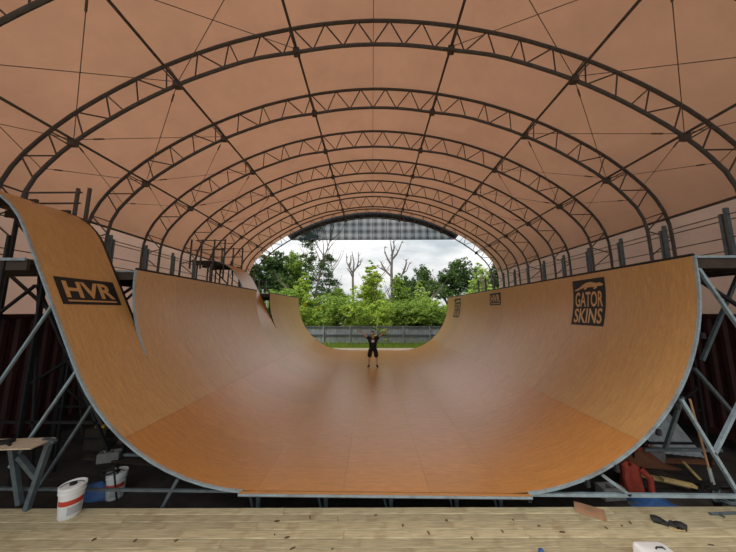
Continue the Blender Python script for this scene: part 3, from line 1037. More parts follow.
container(1, 12.6, 18.7, 'dark red shipping container under the right side of the tent, far one')
container(-1, 0.0, 12.5, 'dark red shipping container under the left side of the tent, near one')
container(-1, 12.6, 18.7, 'dark red shipping container under the left side of the tent, far one')

# ------------------------------------------------------------------ fence and grass outside
FY = 24.5
fen = thing('fence', 'grey corrugated metal fence behind the grass at the far end', 'fence', (0, FY, GROUND))
mb = MB(); vs = []; fs = []; w = 0.92; nr = 8
for i in range(nr * 4 + 1):
    x = -w / 2 + w * i / (nr * 4)
    d = (0, -0.025, -0.025, 0)[i % 4]
    vs += [(x, d, 0.05), (x, d, 1.88)]
fs = [(2 * i, 2 * i + 2, 2 * i + 3, 2 * i + 1) for i in range(nr * 4)]
pm = mb.add(vs, fs).mesh('fence_panel'); pm.materials.append(M['fence'])
for k in range(-15, 16):
    o = bpy.data.objects.new('fence_panel', pm); C.objects.link(o); o.parent = fen; o.location = (k * 0.93, 0, 0)
for z in (1.82, 1.1, 0.35):
    MB().box((0, FY - 0.06, GROUND + z), (29, 0.05, 0.09)).build('fence_rail', M['fence_rail'], fen)
for k in range(-6, 7):
    MB().box((k * 2.4 + 0.4, FY - 0.07, GROUND + 0.96), (0.08, 0.08, 1.92)).build('fence_post', M['fence'], fen)

rng = random.Random(3)
vs, fs = [], []
for k in range(16000):
    x = rng.uniform(-8, 8); y = 19.5 + (FY - 19.6) * rng.random()
    h = rng.uniform(0.2, 0.5) * (1.5 if y > FY - 1.2 else 1.0)
    a = rng.uniform(0, 6.28); dx, dy = math.cos(a) * 0.018, math.sin(a) * 0.018
    lx, ly = rng.uniform(-0.1, 0.1), rng.uniform(-0.1, 0.1)
    o_ = len(vs)
    vs += [(x - dx, y - dy, GROUND), (x + dx, y + dy, GROUND), (x + lx, y + ly, GROUND + h)]
    fs.append((o_, o_ + 1, o_ + 2))
o = MB().add(vs, fs).build('grass', M['grass'], None, fix=False)
tag(o, 'strip of green grass in front of the grey fence', 'grass', kind='stuff')

# ------------------------------------------------------------------ trees beyond the fence
def leaf_cloud(blobs, count, size, rng, flat=0.6, tuft=0.30):
    """leaves gathered in small tufts on the outside of each blob, with gaps between the tufts"""
    vs, fs = [], []
    tot = sum(b[3] * b[3] for b in blobs)
    for b in blobs:
        bx, by, bz, br = b[:4]; sq = b[4] if len(b) > 4 else 1.0
        n = int(count * br * br / tot)
        nt = max(2, n // 22)
        for _t in range(nt):
            d = Vector((rng.gauss(0, 1), rng.gauss(0, 1), rng.gauss(0, 1))).normalized() * (rng.random() ** 0.4) * rng.uniform(0.85, 1.2)
            c = Vector((bx + d.x * br, by + d.y * br, bz + d.z * br * sq))
            tr = tuft * br * rng.uniform(0.6, 1.3)
            for _ in range(22):
                p = c + Vector((rng.gauss(0, tr * 0.5), rng.gauss(0, tr * 0.5), rng.gauss(0, tr * 0.4)))
                s = size * rng.uniform(0.6, 1.3)
                u_ = Vector((rng.gauss(0, 1), rng.gauss(0, 1), rng.gauss(0, 1) * flat)).normalized()
                v_ = u_.cross(Vector((rng.gauss(0, 1), rng.gauss(0, 1), rng.gauss(0, 1)))).normalized()
                o_ = len(vs)
                vs += [p - u_ * s, p + v_ * s * 0.45, p + u_ * s, p - v_ * s * 0.45]
                fs.append((o_, o_ + 1, o_ + 2, o_ + 3))
    return MB().add(vs, fs)

def branch_tree(h, r, rng, levels=2, lean=0.05, start=0.45, spread=0.6, n=5):
    mb = MB()
    def limb(p, d, L, rad, lv):
        pts = [p]; q = p.copy(); dd = d.copy(); ns = 6
        for i in range(ns):
            dd = (dd + Vector((rng.gauss(0, 0.09), rng.gauss(0, 0.09), rng.gauss(0, 0.05) + (0.09 if lv else 0)))).normalized()
            q = q + dd * L / ns
            pts.append(q.copy())
        mb.tube(pts, [rad * (1 - 0.75 * i / ns) for i in range(ns + 1)], 6)
        if lv < levels:
            for k in range(n - lv):
                f = start + (0.97 - start) * (k + rng.random() * 0.6) / (n - lv)
                j = min(ns - 1, int(f * ns)); base = pts[j].lerp(pts[j + 1], f * ns - j)
                a = rng.uniform(0, 6.28)
                nd = (dd * 0.5 + Vector((math.cos(a), math.sin(a) * 0.8, 0.35)) * spread).normalized()
                limb(base, nd, L * rng.uniform(0.22, 0.42), rad * 0.42, lv + 1)
    limb(Vector((0, 0, 0)), Vector((lean, 0, 1)).normalized(), h, r, 0)
    return mb

protos = {}
def proto(kind, seed):
    rg = random.Random(seed)
    if kind == 'sapling':        # bright narrow young tree, pointed crown
        bl = []
        for k in range(16):
            t = k / 15
            rr = (0.42 + 1.35 * (1 - t) ** 0.75) * rg.uniform(0.75, 1.1) * (0.75 if t < 0.12 else 1)
            a = rg.uniform(0, 6.28); off = 0.8 * (1 - t)
            bl.append((math.cos(a) * off, math.sin(a) * off, 0.9 + 6.6 * t, rr * 0.80, 0.8))
        lv = leaf_cloud(bl, 7500, 0.13, rg)
        tr = branch_tree(6.4, 0.09, rg, 1, 0.02, 0.25, 0.5, 7)
        mats = ('leaf_bright', 'bark')
    elif kind == 'bush':         # low rounded shrub mass
        bl = [(rg.uniform(-1.7, 1.7), rg.uniform(-1, 1), rg.uniform(0.7, 3.4), rg.uniform(0.6, 1.15)) for _ in range(14)]
        lv = leaf_cloud(bl, 7500, 0.12, rg)
        tr = branch_tree(3.0, 0.07, rg, 1, 0.05, 0.1, 0.9, 7)
        mats = ('leaf_mid', 'bark')
    elif kind == 'oak':          # broad dark tree
        bl = []
        for k in range(22):
            a = rg.uniform(0, 6.28); rr = rg.uniform(0, 3.0); z = rg.uniform(3.2, 9.4)
            rr *= 1 - 0.5 * max(0, (z - 6) / 3.4)
            bl.append((math.cos(a) * rr, math.sin(a) * rr, z, rg.uniform(0.8, 1.5), 0.75))
        lv = leaf_cloud(bl, 8500, 0.19, rg)
        tr = branch_tree(7.0, 0.2, rg, 1, 0.02, 0.3, 0.7, 7)
        mats = ('leaf_dark', 'bark')
    else:                        # pine: tall bare trunk with layered tufts
        bl = []
        for k in range(46):
            z = rg.uniform(5.0, 15.6); a = rg.uniform(0, 6.28); rr = rg.uniform(0.2, 2.6) * (1.1 - 0.6 * (z - 5) / 10.6)
            bl.append((math.cos(a) * rr, math.sin(a) * rr, z, rg.uniform(0.45, 0.9), 0.55))
        lv = leaf_cloud(bl, 7000, 0.15, rg, 0.5, 0.55)
        tr = branch_tree(15.4, 0.17, rg, 1, 0.01, 0.4, 0.9, 12)
        mats = ('leaf_dark', 'bark')
    return lv.mesh('foliage', fix=False), tr.mesh('trunk', True), mats

def tree(kind, name, label, px, Y, top, seed, leaf=None, wide=1.0, group='trees beyond the fence'):
    """place a tree on the ground at depth Y so that its crown reaches height top"""
    key = (kind, seed)
    if key not in protos: protos[key] = proto(kind, seed)
    lm, tm, mats = protos[key]
    X = (px - 372) / FPX * Y
    base_h = {'sapling': 8.0, 'bush': 4.2, 'oak': 10.3, 'pine': 16.2}[kind]
    s = (top - GROUND) / base_h
    t = thing(name, label, 'tree' if kind != 'bush' else 'bush', (X, Y, GROUND), group)
    t.rotation_euler = (0, 0, (seed * 2.1 + px) % 6.28)
    t.scale = (s * wide, s * wide, s)
    for me, nm, mk in ((lm, 'foliage', leaf or mats[0]), (tm, 'trunk', mats[1])):
        key2 = (me.name, mk)
        if key2 not in protos:
            m2 = me if not me.materials else me.copy()
            m2.materials.clear(); m2.materials.append(M[mk]); protos[key2] = m2
        o = bpy.data.objects.new(nm, protos[key2]); C.objects.link(o); o.parent = t
    return t
def zat(py, Y): return EYE + (311 - py) / FPX * Y
T = [
 ('pine', 'pine_tree', 'tallest pine, thin bare trunk, rising past the shade cloth at left', 311, 38, 213, 1, None, 1.0),
 ('pine', 'pine_tree', 'second pine with drooping dark tufts just right of the tallest pine', 326, 42, 252, 2, None, 1.25),
 ('oak', 'broad_tree', 'dark broad tree seen through the opening above the far left coping', 268, 36, 250, 1, None, 1.0),
 ('oak', 'broad_tree', 'dark broad tree left of the tallest pine', 291, 40, 249, 2, 'leaf_mid', 0.9),
 ('oak', 'broad_tree', 'dark tree at the far left edge of the opening behind the tent leg', 244, 34, 254, 3, None, 1.0),
 ('oak', 'broad_tree', 'round dark tree to the right of the larger dead tree', 424, 44, 264, 3, None, 0.7),
 ('oak', 'broad_tree', 'big dark green tree behind the far right coping', 455, 36, 256, 2, 'leaf_dark', 1.05),
 ('oak', 'broad_tree', 'dark tree at the far right edge of the opening', 500, 36, 255, 1, None, 1.1),
 ('oak', 'broad_tree', 'lower dark tree filling the gap behind the middle saplings', 408, 46, 276, 1, 'leaf_dark', 1.0),
 ('oak', 'broad_tree', 'low dark tree behind the left saplings', 338, 48, 285, 2, 'leaf_mid', 1.1),
 ('oak', 'broad_tree', 'low dark tree between the two dead trees', 372, 50, 287, 3, 'leaf_mid', 1.2),
 ('sapling', 'young_tree', 'bright green young tree with a pointed crown straight above the person', 371, 29, 257, 1, None, 1.35),
 ('sapling', 'young_tree', 'bright green young tree rising beside the far left coping', 304, 28.5, 268, 2, None, 1.4),
 ('sapling', 'young_tree', 'pale green young tree at the right edge of the opening, in front of dark trees', 481, 30, 259, 3, 'leaf_pale', 1.1),
 ('sapling', 'young_tree', 'green young tree right of the pointed middle one, under the larger dead tree', 398, 30, 270, 3, 'leaf_mid', 1.35),
 ('sapling', 'young_tree', 'pale young tree between the larger dead tree and the round dark tree', 420, 31, 277, 2, 'leaf_pale', 1.4),
 ('sapling', 'young_tree', 'leafy young tree under the left end of the shade cloth', 284, 31, 282, 1, 'leaf_mid', 1.3),
 ('bush', 'leafy_bush', 'yellow-speckled bush by the fence beside the far left wall end', 318, 27, 303, 1, 'leaf_bright', 1.1),
 ('bush', 'leafy_bush', 'round green bush above the fence, left of the person', 337, 27.5, 291, 2, 'leaf_mid', 1.25),
 ('bush', 'leafy_bush', 'green bush above the fence right behind the person', 358, 26.8, 301, 3, 'leaf_bright', 1.0),
 ('bush', 'leafy_bush', 'yellow-green bush above the fence just right of the person', 385, 26.6, 302, 1, 'leaf_bright', 1.0),
 ('bush', 'leafy_bush', 'dark leaning bush hanging over the fence right of the person', 404, 26.8, 295, 2, 'leaf_mid', 1.0),
 ('bush', 'leafy_bush', 'green bush above the fence below the round dark tree', 425, 27.2, 297, 3, 'leaf_mid', 1.2),
 ('bush', 'leafy_bush', 'green bush at the right end of the fence beside the right wall', 446, 27, 300, 1, 'leaf_bright', 1.1),
 ('bush', 'leafy_bush', 'bush behind the right ramp wall below the pale young tree', 478, 28, 288, 2, 'leaf_mid', 1.4),
 ('bush', 'leafy_bush', 'bush behind the left ramp wall below the dark trees', 272, 29, 285, 3, 'leaf_mid', 1.4),
]
for kind, nm, lb, px, Y, py, seed, leaf, wide in T:
    tree(kind, nm, lb, px, Y, zat(py, Y), seed, leaf, wide)
# yellow flowers in two bushes are part of those bushes
for px, Y, py, sd in ((303, 26.9, 309, 5), (322, 26.5, 309, 6), (388, 26.2, 313, 7)):
    rg = random.Random(sd)
    X = (px - 372) / FPX * Y
    lv = leaf_cloud([(X + rg.uniform(-0.4, 0.4), Y, zat(py, Y) + rg.uniform(-0.6, 0.5), 0.28) for _ in range(4)], 160, 0.09, rg)
    o = lv.build('flowering_shrub', M['leaf_yellow'], None, fix=False)
    o2 = tag(o, {5: 'patch of yellow leaves by the far left wall end', 6: 'patch of yellow leaves above the fence, left of the person', 7: 'patch of yellow leaves above the fence, right of the person'}[sd], 'shrub', 'yellow shrubs', 'stuff')
# the two dead trees
def dead(px, Y, top, limbs, label, r):
    X = (px - 372) / FPX * Y
    t = thing('dead_tree', label, 'tree', (X, Y, GROUND), 'bare dead trees')
    H = top - GROUND
    mb = MB().tube([(X, Y, GROUND), (X + 0.05, Y, GROUND + H * 0.35), (X - 0.05, Y, GROUND + H * 0.66), (X + 0.1, Y, GROUND + H * 0.85), (X - 0.2, Y, top)], [r, r * 0.85, r * 0.7, r * 0.45, r * 0.12], 8)
    mb.build('trunk', M['deadwood'], t, True)
    for pts in limbs:
        P = [(X + a, Y + c, GROUND + H * b) for a, b, c in pts]
        rg = random.Random(len(P) * 31 + int(px))
        tw = MB()
        for q in range(1, len(P)):
            for _ in range(2):
                b0 = Vector(P[q - 1]).lerp(Vector(P[q]), rg.uniform(0.3, 1.0))
                b1 = b0 + Vector((rg.uniform(-0.5, 0.5), rg.uniform(-0.3, 0.3), rg.uniform(0.15, 0.6)))
                tw.tube([b0, b0.lerp(b1, 0.5) + Vector((rg.uniform(-.1, .1), 0, 0.03)), b1], [r * 0.22, r * 0.15, r * 0.06], 5)
        tw.build('twig_cluster', M['deadwood'], t, True)['kind'] = 'stuff'
        MB().tube(P, [r * 0.62 * (1 - 0.75 * i / (len(P) - 1)) for i in range(len(P))], 6).build('branch', M['deadwood'], t, True)
dead(353, 36, zat(250, 36), [[(0, 0.72, 0), (-0.55, 0.80, 0.2), (-0.9, 0.86, 0.2), (-1.0, 0.97, 0.1)], [(0, 0.74, 0), (0.5, 0.80, 0), (0.75, 0.88, -0.2), (0.7, 0.98, -0.2)], [(-0.05, 0.68, 0), (-0.4, 0.74, -0.3), (-0.85, 0.78, -0.4)],
      [(-0.55, 0.80, 0.2), (-0.35, 0.88, 0.3), (-0.4, 0.95, 0.3)], [(0.5, 0.80, 0), (0.95, 0.84, 0.3), (1.05, 0.9, 0.4)]], 'smaller bare dead tree with forked top, left of the pointed young tree', 0.2)
dead(392, 36, zat(238, 36), [[(0, 0.6, 0), (-0.8, 0.66, 0.2), (-1.5, 0.69, 0.2), (-2.1, 0.72, 0.3)], [(0, 0.52, 0), (0.9, 0.58, 0), (1.5, 0.63, -0.2), (2.0, 0.66, -0.2), (2.5, 0.75, -0.2)], [(0, 0.72, 0), (-0.5, 0.78, 0), (-0.9, 0.86, 0.2), (-0.95, 0.92, 0.2)],
      [(0.05, 0.78, 0), (0.7, 0.84, 0.2), (1.1, 0.90, 0.2), (1.5, 0.98, 0.3)], [(1.5, 0.63, -0.2), (1.9, 0.72, -0.4), (2.0, 0.78, -0.4)], [(0.0, 0.82, 0), (0.35, 0.9, -0.2), (0.3, 0.99, -0.2)], [(-0.8, 0.66, 0.2), (-1.3, 0.73, 0.4), (-1.5, 0.76, 0.4)]],
     'larger bare dead tree with wide crooked branches, right of the pointed young tree', 0.26)
# thin light poles by the far left corner
for px, Y, z in ((262, 22.5, 4.6), (267, 23.0, 4.2)):
    X = (px - 372) / FPX * Y
    tag(MB().tube([(X, Y, GROUND), (X, Y, z)], 0.07, 8).build('pole', M['sheet'], None, True), 'pale upright pole outside the far left corner, %s one' % ('left' if px == 262 else 'right'), 'pole', 'poles outside')

# ------------------------------------------------------------------ the person
def skin_mesh(name, verts, edges, radii, root=0, sub=1):
    me = bpy.data.meshes.new(name)
    me.from_pydata(verts, edges, [])
    ob = bpy.data.objects.new(name, me)
    C.objects.link(ob)
    mod = ob.modifiers.new('skin', 'SKIN')
    for i, sv in enumerate(me.skin_vertices[0].data):
        r = radii[i]
        sv.radius = r if isinstance(r, tuple) else (r, r)
        sv.use_root = (i == root)
    mod.use_smooth_shade = True
    sb = ob.modifiers.new('sub', 'SUBSURF'); sb.levels = sub; sb.render_levels = sub
    bpy.context.view_layer.update()
    dg = bpy.context.evaluated_depsgraph_get()
    res = bpy.data.meshes.new_from_object(ob.evaluated_get(dg))
    bpy.data.objects.remove(ob)
    res.name = name
    return res

def chain(groups):
    V, E, Rr, idx = [], [], [], {}
    for pts in groups:
        prev = None
        for key, co, r in pts:
            if key not in idx:
                idx[key] = len(V); V.append(co); Rr.append(r)
            if prev is not None: E.append((prev, idx[key]))
            prev = idx[key]
    return V, E, Rr

per = thing('person', 'person in black t-shirt and shorts standing with both arms raised on the ramp', 'person', (0.04, 13.6, 0.0))
per.scale = (0.94, 0.94, 0.94)
spine = [('pelvis', (0, 0, 0.98), (0.13, 0.09)), ('waist', (0, 0.0, 1.14), (0.12, 0.085)), ('chest', (0, 0.01, 1.36), (0.15, 0.10)), ('neckb', (0, 0.01, 1.53), (0.075, 0.07)), ('neck', (0, -0.005, 1.60), (0.055, 0.055)), ('head', (0, -0.015, 1.66), (0.06, 0.07))]
groups = [spine]
for sg in (-1, 1):
    k = 'L' if sg < 0 else 'R'
    groups.append([('pelvis', None, None), ('hip' + k, (sg * 0.11, 0, 0.92), 0.095), ('thigh' + k, (sg * 0.16, -0.01, 0.70), 0.082), ('knee' + k, (sg * 0.19, -0.02, 0.49), 0.056), ('calf' + k, (sg * 0.205, 0.01, 0.34), 0.056), ('ankle' + k, (sg * 0.215, 0.02, 0.10), 0.036), ('heel' + k, (sg * 0.215, 0.02, 0.05), 0.034), ('toe' + k, (sg * 0.25, -0.14, 0.035), (0.04, 0.028))])
    groups.append([('chest', None, None), ('shoulder' + k, (sg * 0.20, 0.01, 1.49), 0.062), ('upper' + k, (sg * 0.30, 0.0, 1.555), 0.047), ('elbow' + k, (sg * 0.43, -0.01, 1.645), 0.038), ('fore' + k, (sg * 0.52, -0.02, 1.73), 0.036), ('wrist' + k, (sg * 0.61, -0.02, 1.81), 0.026), ('palm' + k, (sg * 0.715, -0.02, 1.855), (0.036, 0.018))])
idx = {}; V = []; E = []; RR = []
for pts in groups:
    prev = None
    for key, co, r in pts:
        if key not in idx:
            idx[key] = len(V); V.append(co); RR.append(r)
        if prev is not None: E.append((prev, idx[key]))
        prev = idx[key]
body = skin_mesh('body', V, E, RR, 0, 2)
bm = bmesh.new(); bm.from_mesh(body)
# head: egg with brow, nose, jaw and ears
hm = bmesh.new()
bmesh.ops.create_uvsphere(hm, u_segments=20, v_segments=14, radius=1)
for v in hm.verts:
    x, y, z = v.co
    sx = 0.078 * (1 - 0.22 * max(0, -z)); sy = 0.098 * (1 - 0.10 * max(0, -z))
    c = Vector((x * sx, y * sy, z * 0.122))
    if y < -0.5 and z < 0.0: c.y -= 0.006
    v.co = c + Vector((0, -0.015, 1.745))
def add_ell(hm, c, r, seg=8):
    g_ = bmesh.ops.create_uvsphere(hm, u_segments=seg, v_segments=6, radius=1)
    for v in g_['verts']:
        v.co = Vector((v.co.x * r[0] + c[0], v.co.y * r[1] + c[1], v.co.z * r[2] + c[2]))
add_ell(hm, (0, -0.116, 1.735), (0.013, 0.022, 0.024))
for sg in (-1, 1):
    add_ell(hm, (sg * 0.08, -0.005, 1.74), (0.012, 0.022, 0.033))
# hands: five separate bent fingers from the palm
for sg in (-1, 1):
    base = Vector((sg * 0.715, -0.02, 1.855)); ax = Vector((sg * 0.70, 0, 0.71)).normalized(); sd = Vector((0.71, 0, -sg * 0.70)) * sg
    for i, ln in enumerate((0.075, 0.085, 0.08, 0.065)):
        o_ = base + ax * 0.02 + sd * (-0.03 + 0.02 * i)
        dr = (ax + sd * (-0.24 + 0.16 * i)).normalized()
        m2 = MB().tube([o_, o_ + dr * ln * 0.5, o_ + dr * ln * 0.95 + Vector((0, -0.015, 0))], [0.0095, 0.009, 0.006], 6)
        vv = [hm.verts.new(v) for v in m2.v]
        for f in m2.f: hm.faces.new([vv[q] for q in f])
    o_ = base - ax * 0.025 - sd * 0.03
    m2 = MB().tube([o_, o_ - sd * 0.035 + ax * 0.025, o_ - sd * 0.048 + ax * 0.058], [0.012, 0.010, 0.007], 6)
    vv = [hm.verts.new(v) for v in m2.v]
    for f in m2.f: hm.faces.new([vv[q] for q in f])
tmp = bpy.data.meshes.new('tmp'); hm.to_mesh(tmp); hm.free()
bm.from_mesh(tmp); bm.to_mesh(body); bm.free()
for p in body.polygons: p.use_smooth = True
body.materials.clear(); body.materials.append(M['skin'])
def pchild(name, me, m):
    if m: me.materials.clear(); me.materials.append(m)
    o = bpy.data.objects.new(name, me); C.objects.link(o); o.parent = per
    return o
pchild('body', body, None)
tv = [(0, 0, 0.84), (0, 0, 1.14), (0, 0.01, 1.37), (0, 0.01, 1.535), (-0.205, 0.01, 1.495), (0.205, 0.01, 1.495), (-0.335, 0.0, 1.575), (0.335, 0.0, 1.575)]
te_ = [(0, 1), (1, 2), (2, 3), (2, 4), (2, 5), (4, 6), (5, 7)]
shirt = pchild('t_shirt', skin_mesh('t_shirt', tv, te_, [(0.225, 0.16), (0.205, 0.148), (0.23, 0.152), (0.10, 0.09), 0.105, 0.105, 0.10, 0.10], 0, 2), M['tee'])
sv_ = [(0, 0, 1.02)]; se_ = []; sr_ = [(0.165, 0.12)]
for sg in (-1, 1):
    b_ = len(sv_)
    sv_ += [(sg * 0.11, 0, 0.90), (sg * 0.165, -0.01, 0.68), (sg * 0.19, -0.015, 0.47)]
    sr_ += [0.135, 0.13, 0.13]
    se_ += [(0, b_), (b_, b_ + 1), (b_ + 1, b_ + 2)]
pchild('shorts', skin_mesh('shorts', sv_, se_, sr_, 0, 2), M['shorts'])
for sg in (-1, 1):
    sm = skin_mesh('shoe', [(sg * 0.212, 0.035, 0.085), (sg * 0.215, 0.03, 0.05), (sg * 0.235, -0.07, 0.05), (sg * 0.258, -0.17, 0.042)], [(0, 1), (1, 2), (2, 3)], [0.048, 0.052, 0.05, (0.048, 0.038)], 1, 2)
    so = pchild('shoe', sm, M['shoe'])
hm = bmesh.new()
bmesh.ops.create_uvsphere(hm, u_segments=20, v_segments=12, radius=1)
bmesh.ops.delete(hm, geom=[v for v in hm.verts if v.co.z < -0.25 or (v.co.y < -0.35 and v.co.z < 0.45)], context='VERTS')
for v in hm.verts:
    v.co = Vector((v.co.x * 0.086, v.co.y * 0.106 - 0.012, v.co.z * 0.130 + 1.748))
hme = bpy.data.meshes.new('hair'); hm.to_mesh(hme); hm.free()
pchild('hair', hme, M['hair'])
em = bmesh.new()
for sg in (-1, 1): add_ell(em, (sg * 0.031, -0.104, 1.755), (0.012, 0.008, 0.008))
eme = bpy.data.meshes.new('eyes'); em.to_mesh(eme); em.free(); pchild('eyes', eme, M['eye'])
em = bmesh.new(); add_ell(em, (0, -0.106, 1.69), (0.026, 0.008, 0.007))
eme = bpy.data.meshes.new('mouth'); em.to_mesh(eme); em.free(); pchild('mouth', eme, M['lip'])
# white chest print
pm_ = MB()
for zz, hw in ((1.395, 0.07), (1.35, 0.085), (1.305, 0.07)):
    pm_.add([(-hw, -0.142, zz - 0.017), (hw, -0.142, zz - 0.017), (hw, -0.142, zz + 0.017), (-hw, -0.142, zz + 0.017)], [(0, 1, 2, 3)])
pm_.v = [(x, -0.158 + abs(x) * 0.2, z) for x, y, z in pm_.v]
pr = pchild('chest_print', pm_.mesh('chest_print'), M['white']); pr['label'] = 'white chest print'

# ------------------------------------------------------------------ clutter, left side
def bucket(name, label, loc, rz, tilt, group):
    b = thing(name, label, 'bucket', loc, group)
    b.rotation_euler = (tilt, 0, rz)
    b.scale = (0.93, 0.93, 1.12)
    def add(nm, mb, m, par=b, smooth=True):
        o = bpy.data.objects.new(nm, mb.mesh(nm, smooth)); o.data.materials.append(m); C.objects.link(o); o.parent = par; return o
    add('body', MB().lathe([(0.128, 0.0), (0.132, 0.006), (0.150, 0.33), (0.150, 0.335)], 28), M['white'])
    add('collar', MB().lathe([(0.149, 0.285), (0.158, 0.29), (0.158, 0.315), (0.150, 0.318)], 28), M['white'])
    lid = add('lid', MB().lathe([(0.157, 0.337), (0.164, 0.342), (0.164, 0.372), (0.152, 0.376), (0.148, 0.366), (0.06, 0.366)], 28), M['white'])
    add('lid_cap', MB().lathe([(0.045, 0.367), (0.045, 0.385), (0.036, 0.39)], 16), M['darksteel'], lid)
    for k in range(2):
        pass
    # printed label band
    def band(a0, a1, z0, z1, m, nm):
        vs, fs = [], []; n = 14
        for i in range(n + 1):
            a = a0 + (a1 - a0) * i / n
            for z in (z0, z1):
                r = 0.1335 + (0.150 - 0.132) * (z - 0.006) / 0.324
                vs.append((r * math.cos(a), r * math.sin(a), z))
        fs = [(2 * i, 2 * i + 2, 2 * i + 3, 2 * i + 1) for i in range(n)]
        add(nm, MB().add(vs, fs), m)
    band(-2.6, -0.1, 0.165, 0.225, M['red'], 'red_band')
    band(-1.6, -0.3, 0.05, 0.145, M['grey_print'], 'text_panel')
    pts = [(0.165 * math.cos(a), 0.02 - 0.05 * math.sin(a) , 0.31 + 0.10 * math.sin(a)) for a in [math.pi * i / 14 for i in range(15)]]
    add('handle', MB().tube(pts, 0.0045, 6), M['darksteel'])
    return b
bucket('bucket', 'white lidded bucket with a red band standing on the plank deck', (-4.42, 4.22, DECK + 0.003), 0.6, 0.0, 'white buckets')
b_ = bucket('bucket', 'white bucket with black hose on it, on the ground behind the deck edge', (-4.55, 5.08, GROUND), 0.2, 0.0, 'white buckets')
# hose draped on the second bucket
pts = [(-4.6 + 0.12 * math.cos(a * 1.1), 4.98 + 0.10 * math.sin(a * 1.1), -0.09 + 0.012 * a) for a in [k * 0.5 for k in range(26)]]
pts += [(-4.42, 4.85, 0.12), (-4.32, 4.8, -0.1), (-4.25, 4.8, -0.4)]
tag(MB().tube(pts, 0.014, 6).build('hose', M['rope'], None, True), 'black hose coiled on the second bucket', 'hose')
# steel trestle with a board across it
tb = thing('sawhorse', 'grey steel trestle stand at the left edge of the deck', 'trestle', (-5.25, 4.3, DECK))
for a, b in (((-5.16, 4.30, DECK), (-5.04, 4.36, 0.69)), ((-6.2, 4.28, DECK), (-6.0, 4.36, 0.69)), ((-5.42, 4.42, DECK + 0.0), (-5.66, 4.40, 0.6)), ((-5.14, 4.36, 0.2), (-5.5, 4.38, 0.5))):
    MB().beam(a, b, 0.065, 0.065).build('leg', M['brace'], tb)
MB().beam((-4.98, 4.36, 0.715), (-6.4, 4.36, 0.715), 0.07, 0.05).build('top_bar', M['brace'], tb)
MB().beam((-4.94, 4.36, 0.73), (-5.12, 4.36, 0.77), 0.07, 0.03).build('end_cap', M['brace'], tb)
tag(MB().box((-5.58, 4.22, 0.752), (1.15, 0.34, 0.018), Matrix.Rotation(0.08, 3, 'Z')).build('board', M['palepl']), 'pale plywood board lying across the trestle', 'board')
mb = MB().box((-5.62, 4.2, 0.7835), (0.30, 0.10, 0.045), Matrix.Rotation(0.4, 3, 'Z')).tube([(-5.55, 4.22, 0.79), (-5.38, 4.15, 0.78)], 0.02, 8)
tag(mb.build('hand_tool', M['rope']), 'black hand tool lying on the pale board', 'tool')
def cloth(name, label, cat, c, size, m, seed, h=0.2, group=None):
    """crumpled heap of cloth"""
    rg = random.Random(seed); n = 14
    vs, fs = [], []
    for i in range(n + 1):
        for j in range(n + 1):
            u_, v_ = i / n * 2 - 1, j / n * 2 - 1
            r2 = min(1, math.hypot(u_, v_))
            z = h * (1 - r2 ** 2) * (0.75 + 0.25 * math.sin(5 * u_ + seed) * math.cos(4 * v_ + seed)) + rg.uniform(0, 0.16) * h * (1 - r2)
            vs.append((c[0] + u_ * size[0] / 2 * (1 + 0.12 * math.sin(3 * v_ + seed)), c[1] + v_ * size[1] / 2 * (1 + 0.12 * math.sin(4 * u_ + seed)), c[2] + max(0.004, z)))
    for i in range(n):
        for j in range(n):
            a = i * (n + 1) + j
            fs.append((a, a + n + 1, a + n + 2, a + 1))
    o = MB().add(vs, fs).build(name, m, None, True)
    return tag(o, label, cat, group)
cloth('tarp', 'crumpled blue tarp on the ground between the two buckets', 'tarp', (-4.9, 5.15, GROUND), (0.8, 0.4), M['blue'], 1, 0.22)
cloth('tarp', 'crumpled blue tarp on the ground under the right end of the ramp', 'tarp', (4.75, 5.05, GROUND), (0.8, 0.4), M['blue'], 4, 0.14)
cloth('rag_heap', 'brown rag heap below the right transition', 'cloth', (5.75, 6.35, GROUND), (1.2, 0.6), M['brown'], 5, 0.35)
# orange jacket hung over a short stake
JX, JY = 4.78, 5.42
ja = thing('jacket', 'orange-red jacket slumped on the ground under the right end of the ramp', 'jacket', (JX, JY, GROUND))
vs, fs = [], []
n = 20
for k, (rr, z) in enumerate([(0.20, 0.0), (0.20, 0.12), (0.17, 0.24), (0.16, 0.34), (0.14, 0.40), (0.08, 0.44), (0.01, 0.445)]):
    for i in range(n):
        a = 2 * math.pi * i / n
        q = rr * (1 + 0.16 * math.sin(4 * a + k * 0.6) * (1 - k / 8))
        vs.append((JX + q * math.cos(a), JY + q * 0.7 * math.sin(a), GROUND + z + 0.03 * math.sin(3 * a + k) * (k > 0)))
for k in range(6):
    for i in range(n):
        fs.append((k * n + i, k * n + (i + 1) % n, (k + 1) * n + (i + 1) % n, (k + 1) * n + i))
MB().add(vs, fs).build('cloth_body', M['orange_cloth'], ja, True)
for sg in (-1, 1):
    MB().tube([(JX + sg * 0.13, JY - 0.06, GROUND + 0.38), (JX + sg * 0.22, JY - 0.14, GROUND + 0.26), (JX + sg * 0.20, JY - 0.16, GROUND + 0.06)], [0.06, 0.05, 0.045], 8).build('sleeve', M['orange_cloth'], ja, True)
def lumber(label, a, b, w, h, m, nm='timber', cat='timber', group='loose timber'):
    mb = MB().beam(a, b, w, h)
    o = mb.build(nm, m); return tag(o, label, cat, group)
lumber('long yellow timber lying right of the orange jacket', (4.98, 5.55, GROUND + 0.20), (5.72, 5.35, GROUND + 0.105), 0.10, 0.045, M['timber'])
lumber('short yellow timber lying on the end of the longer one', (5.28, 5.36, GROUND + 0.215), (5.75, 5.26, GROUND + 0.155), 0.10, 0.045, M['timber'])
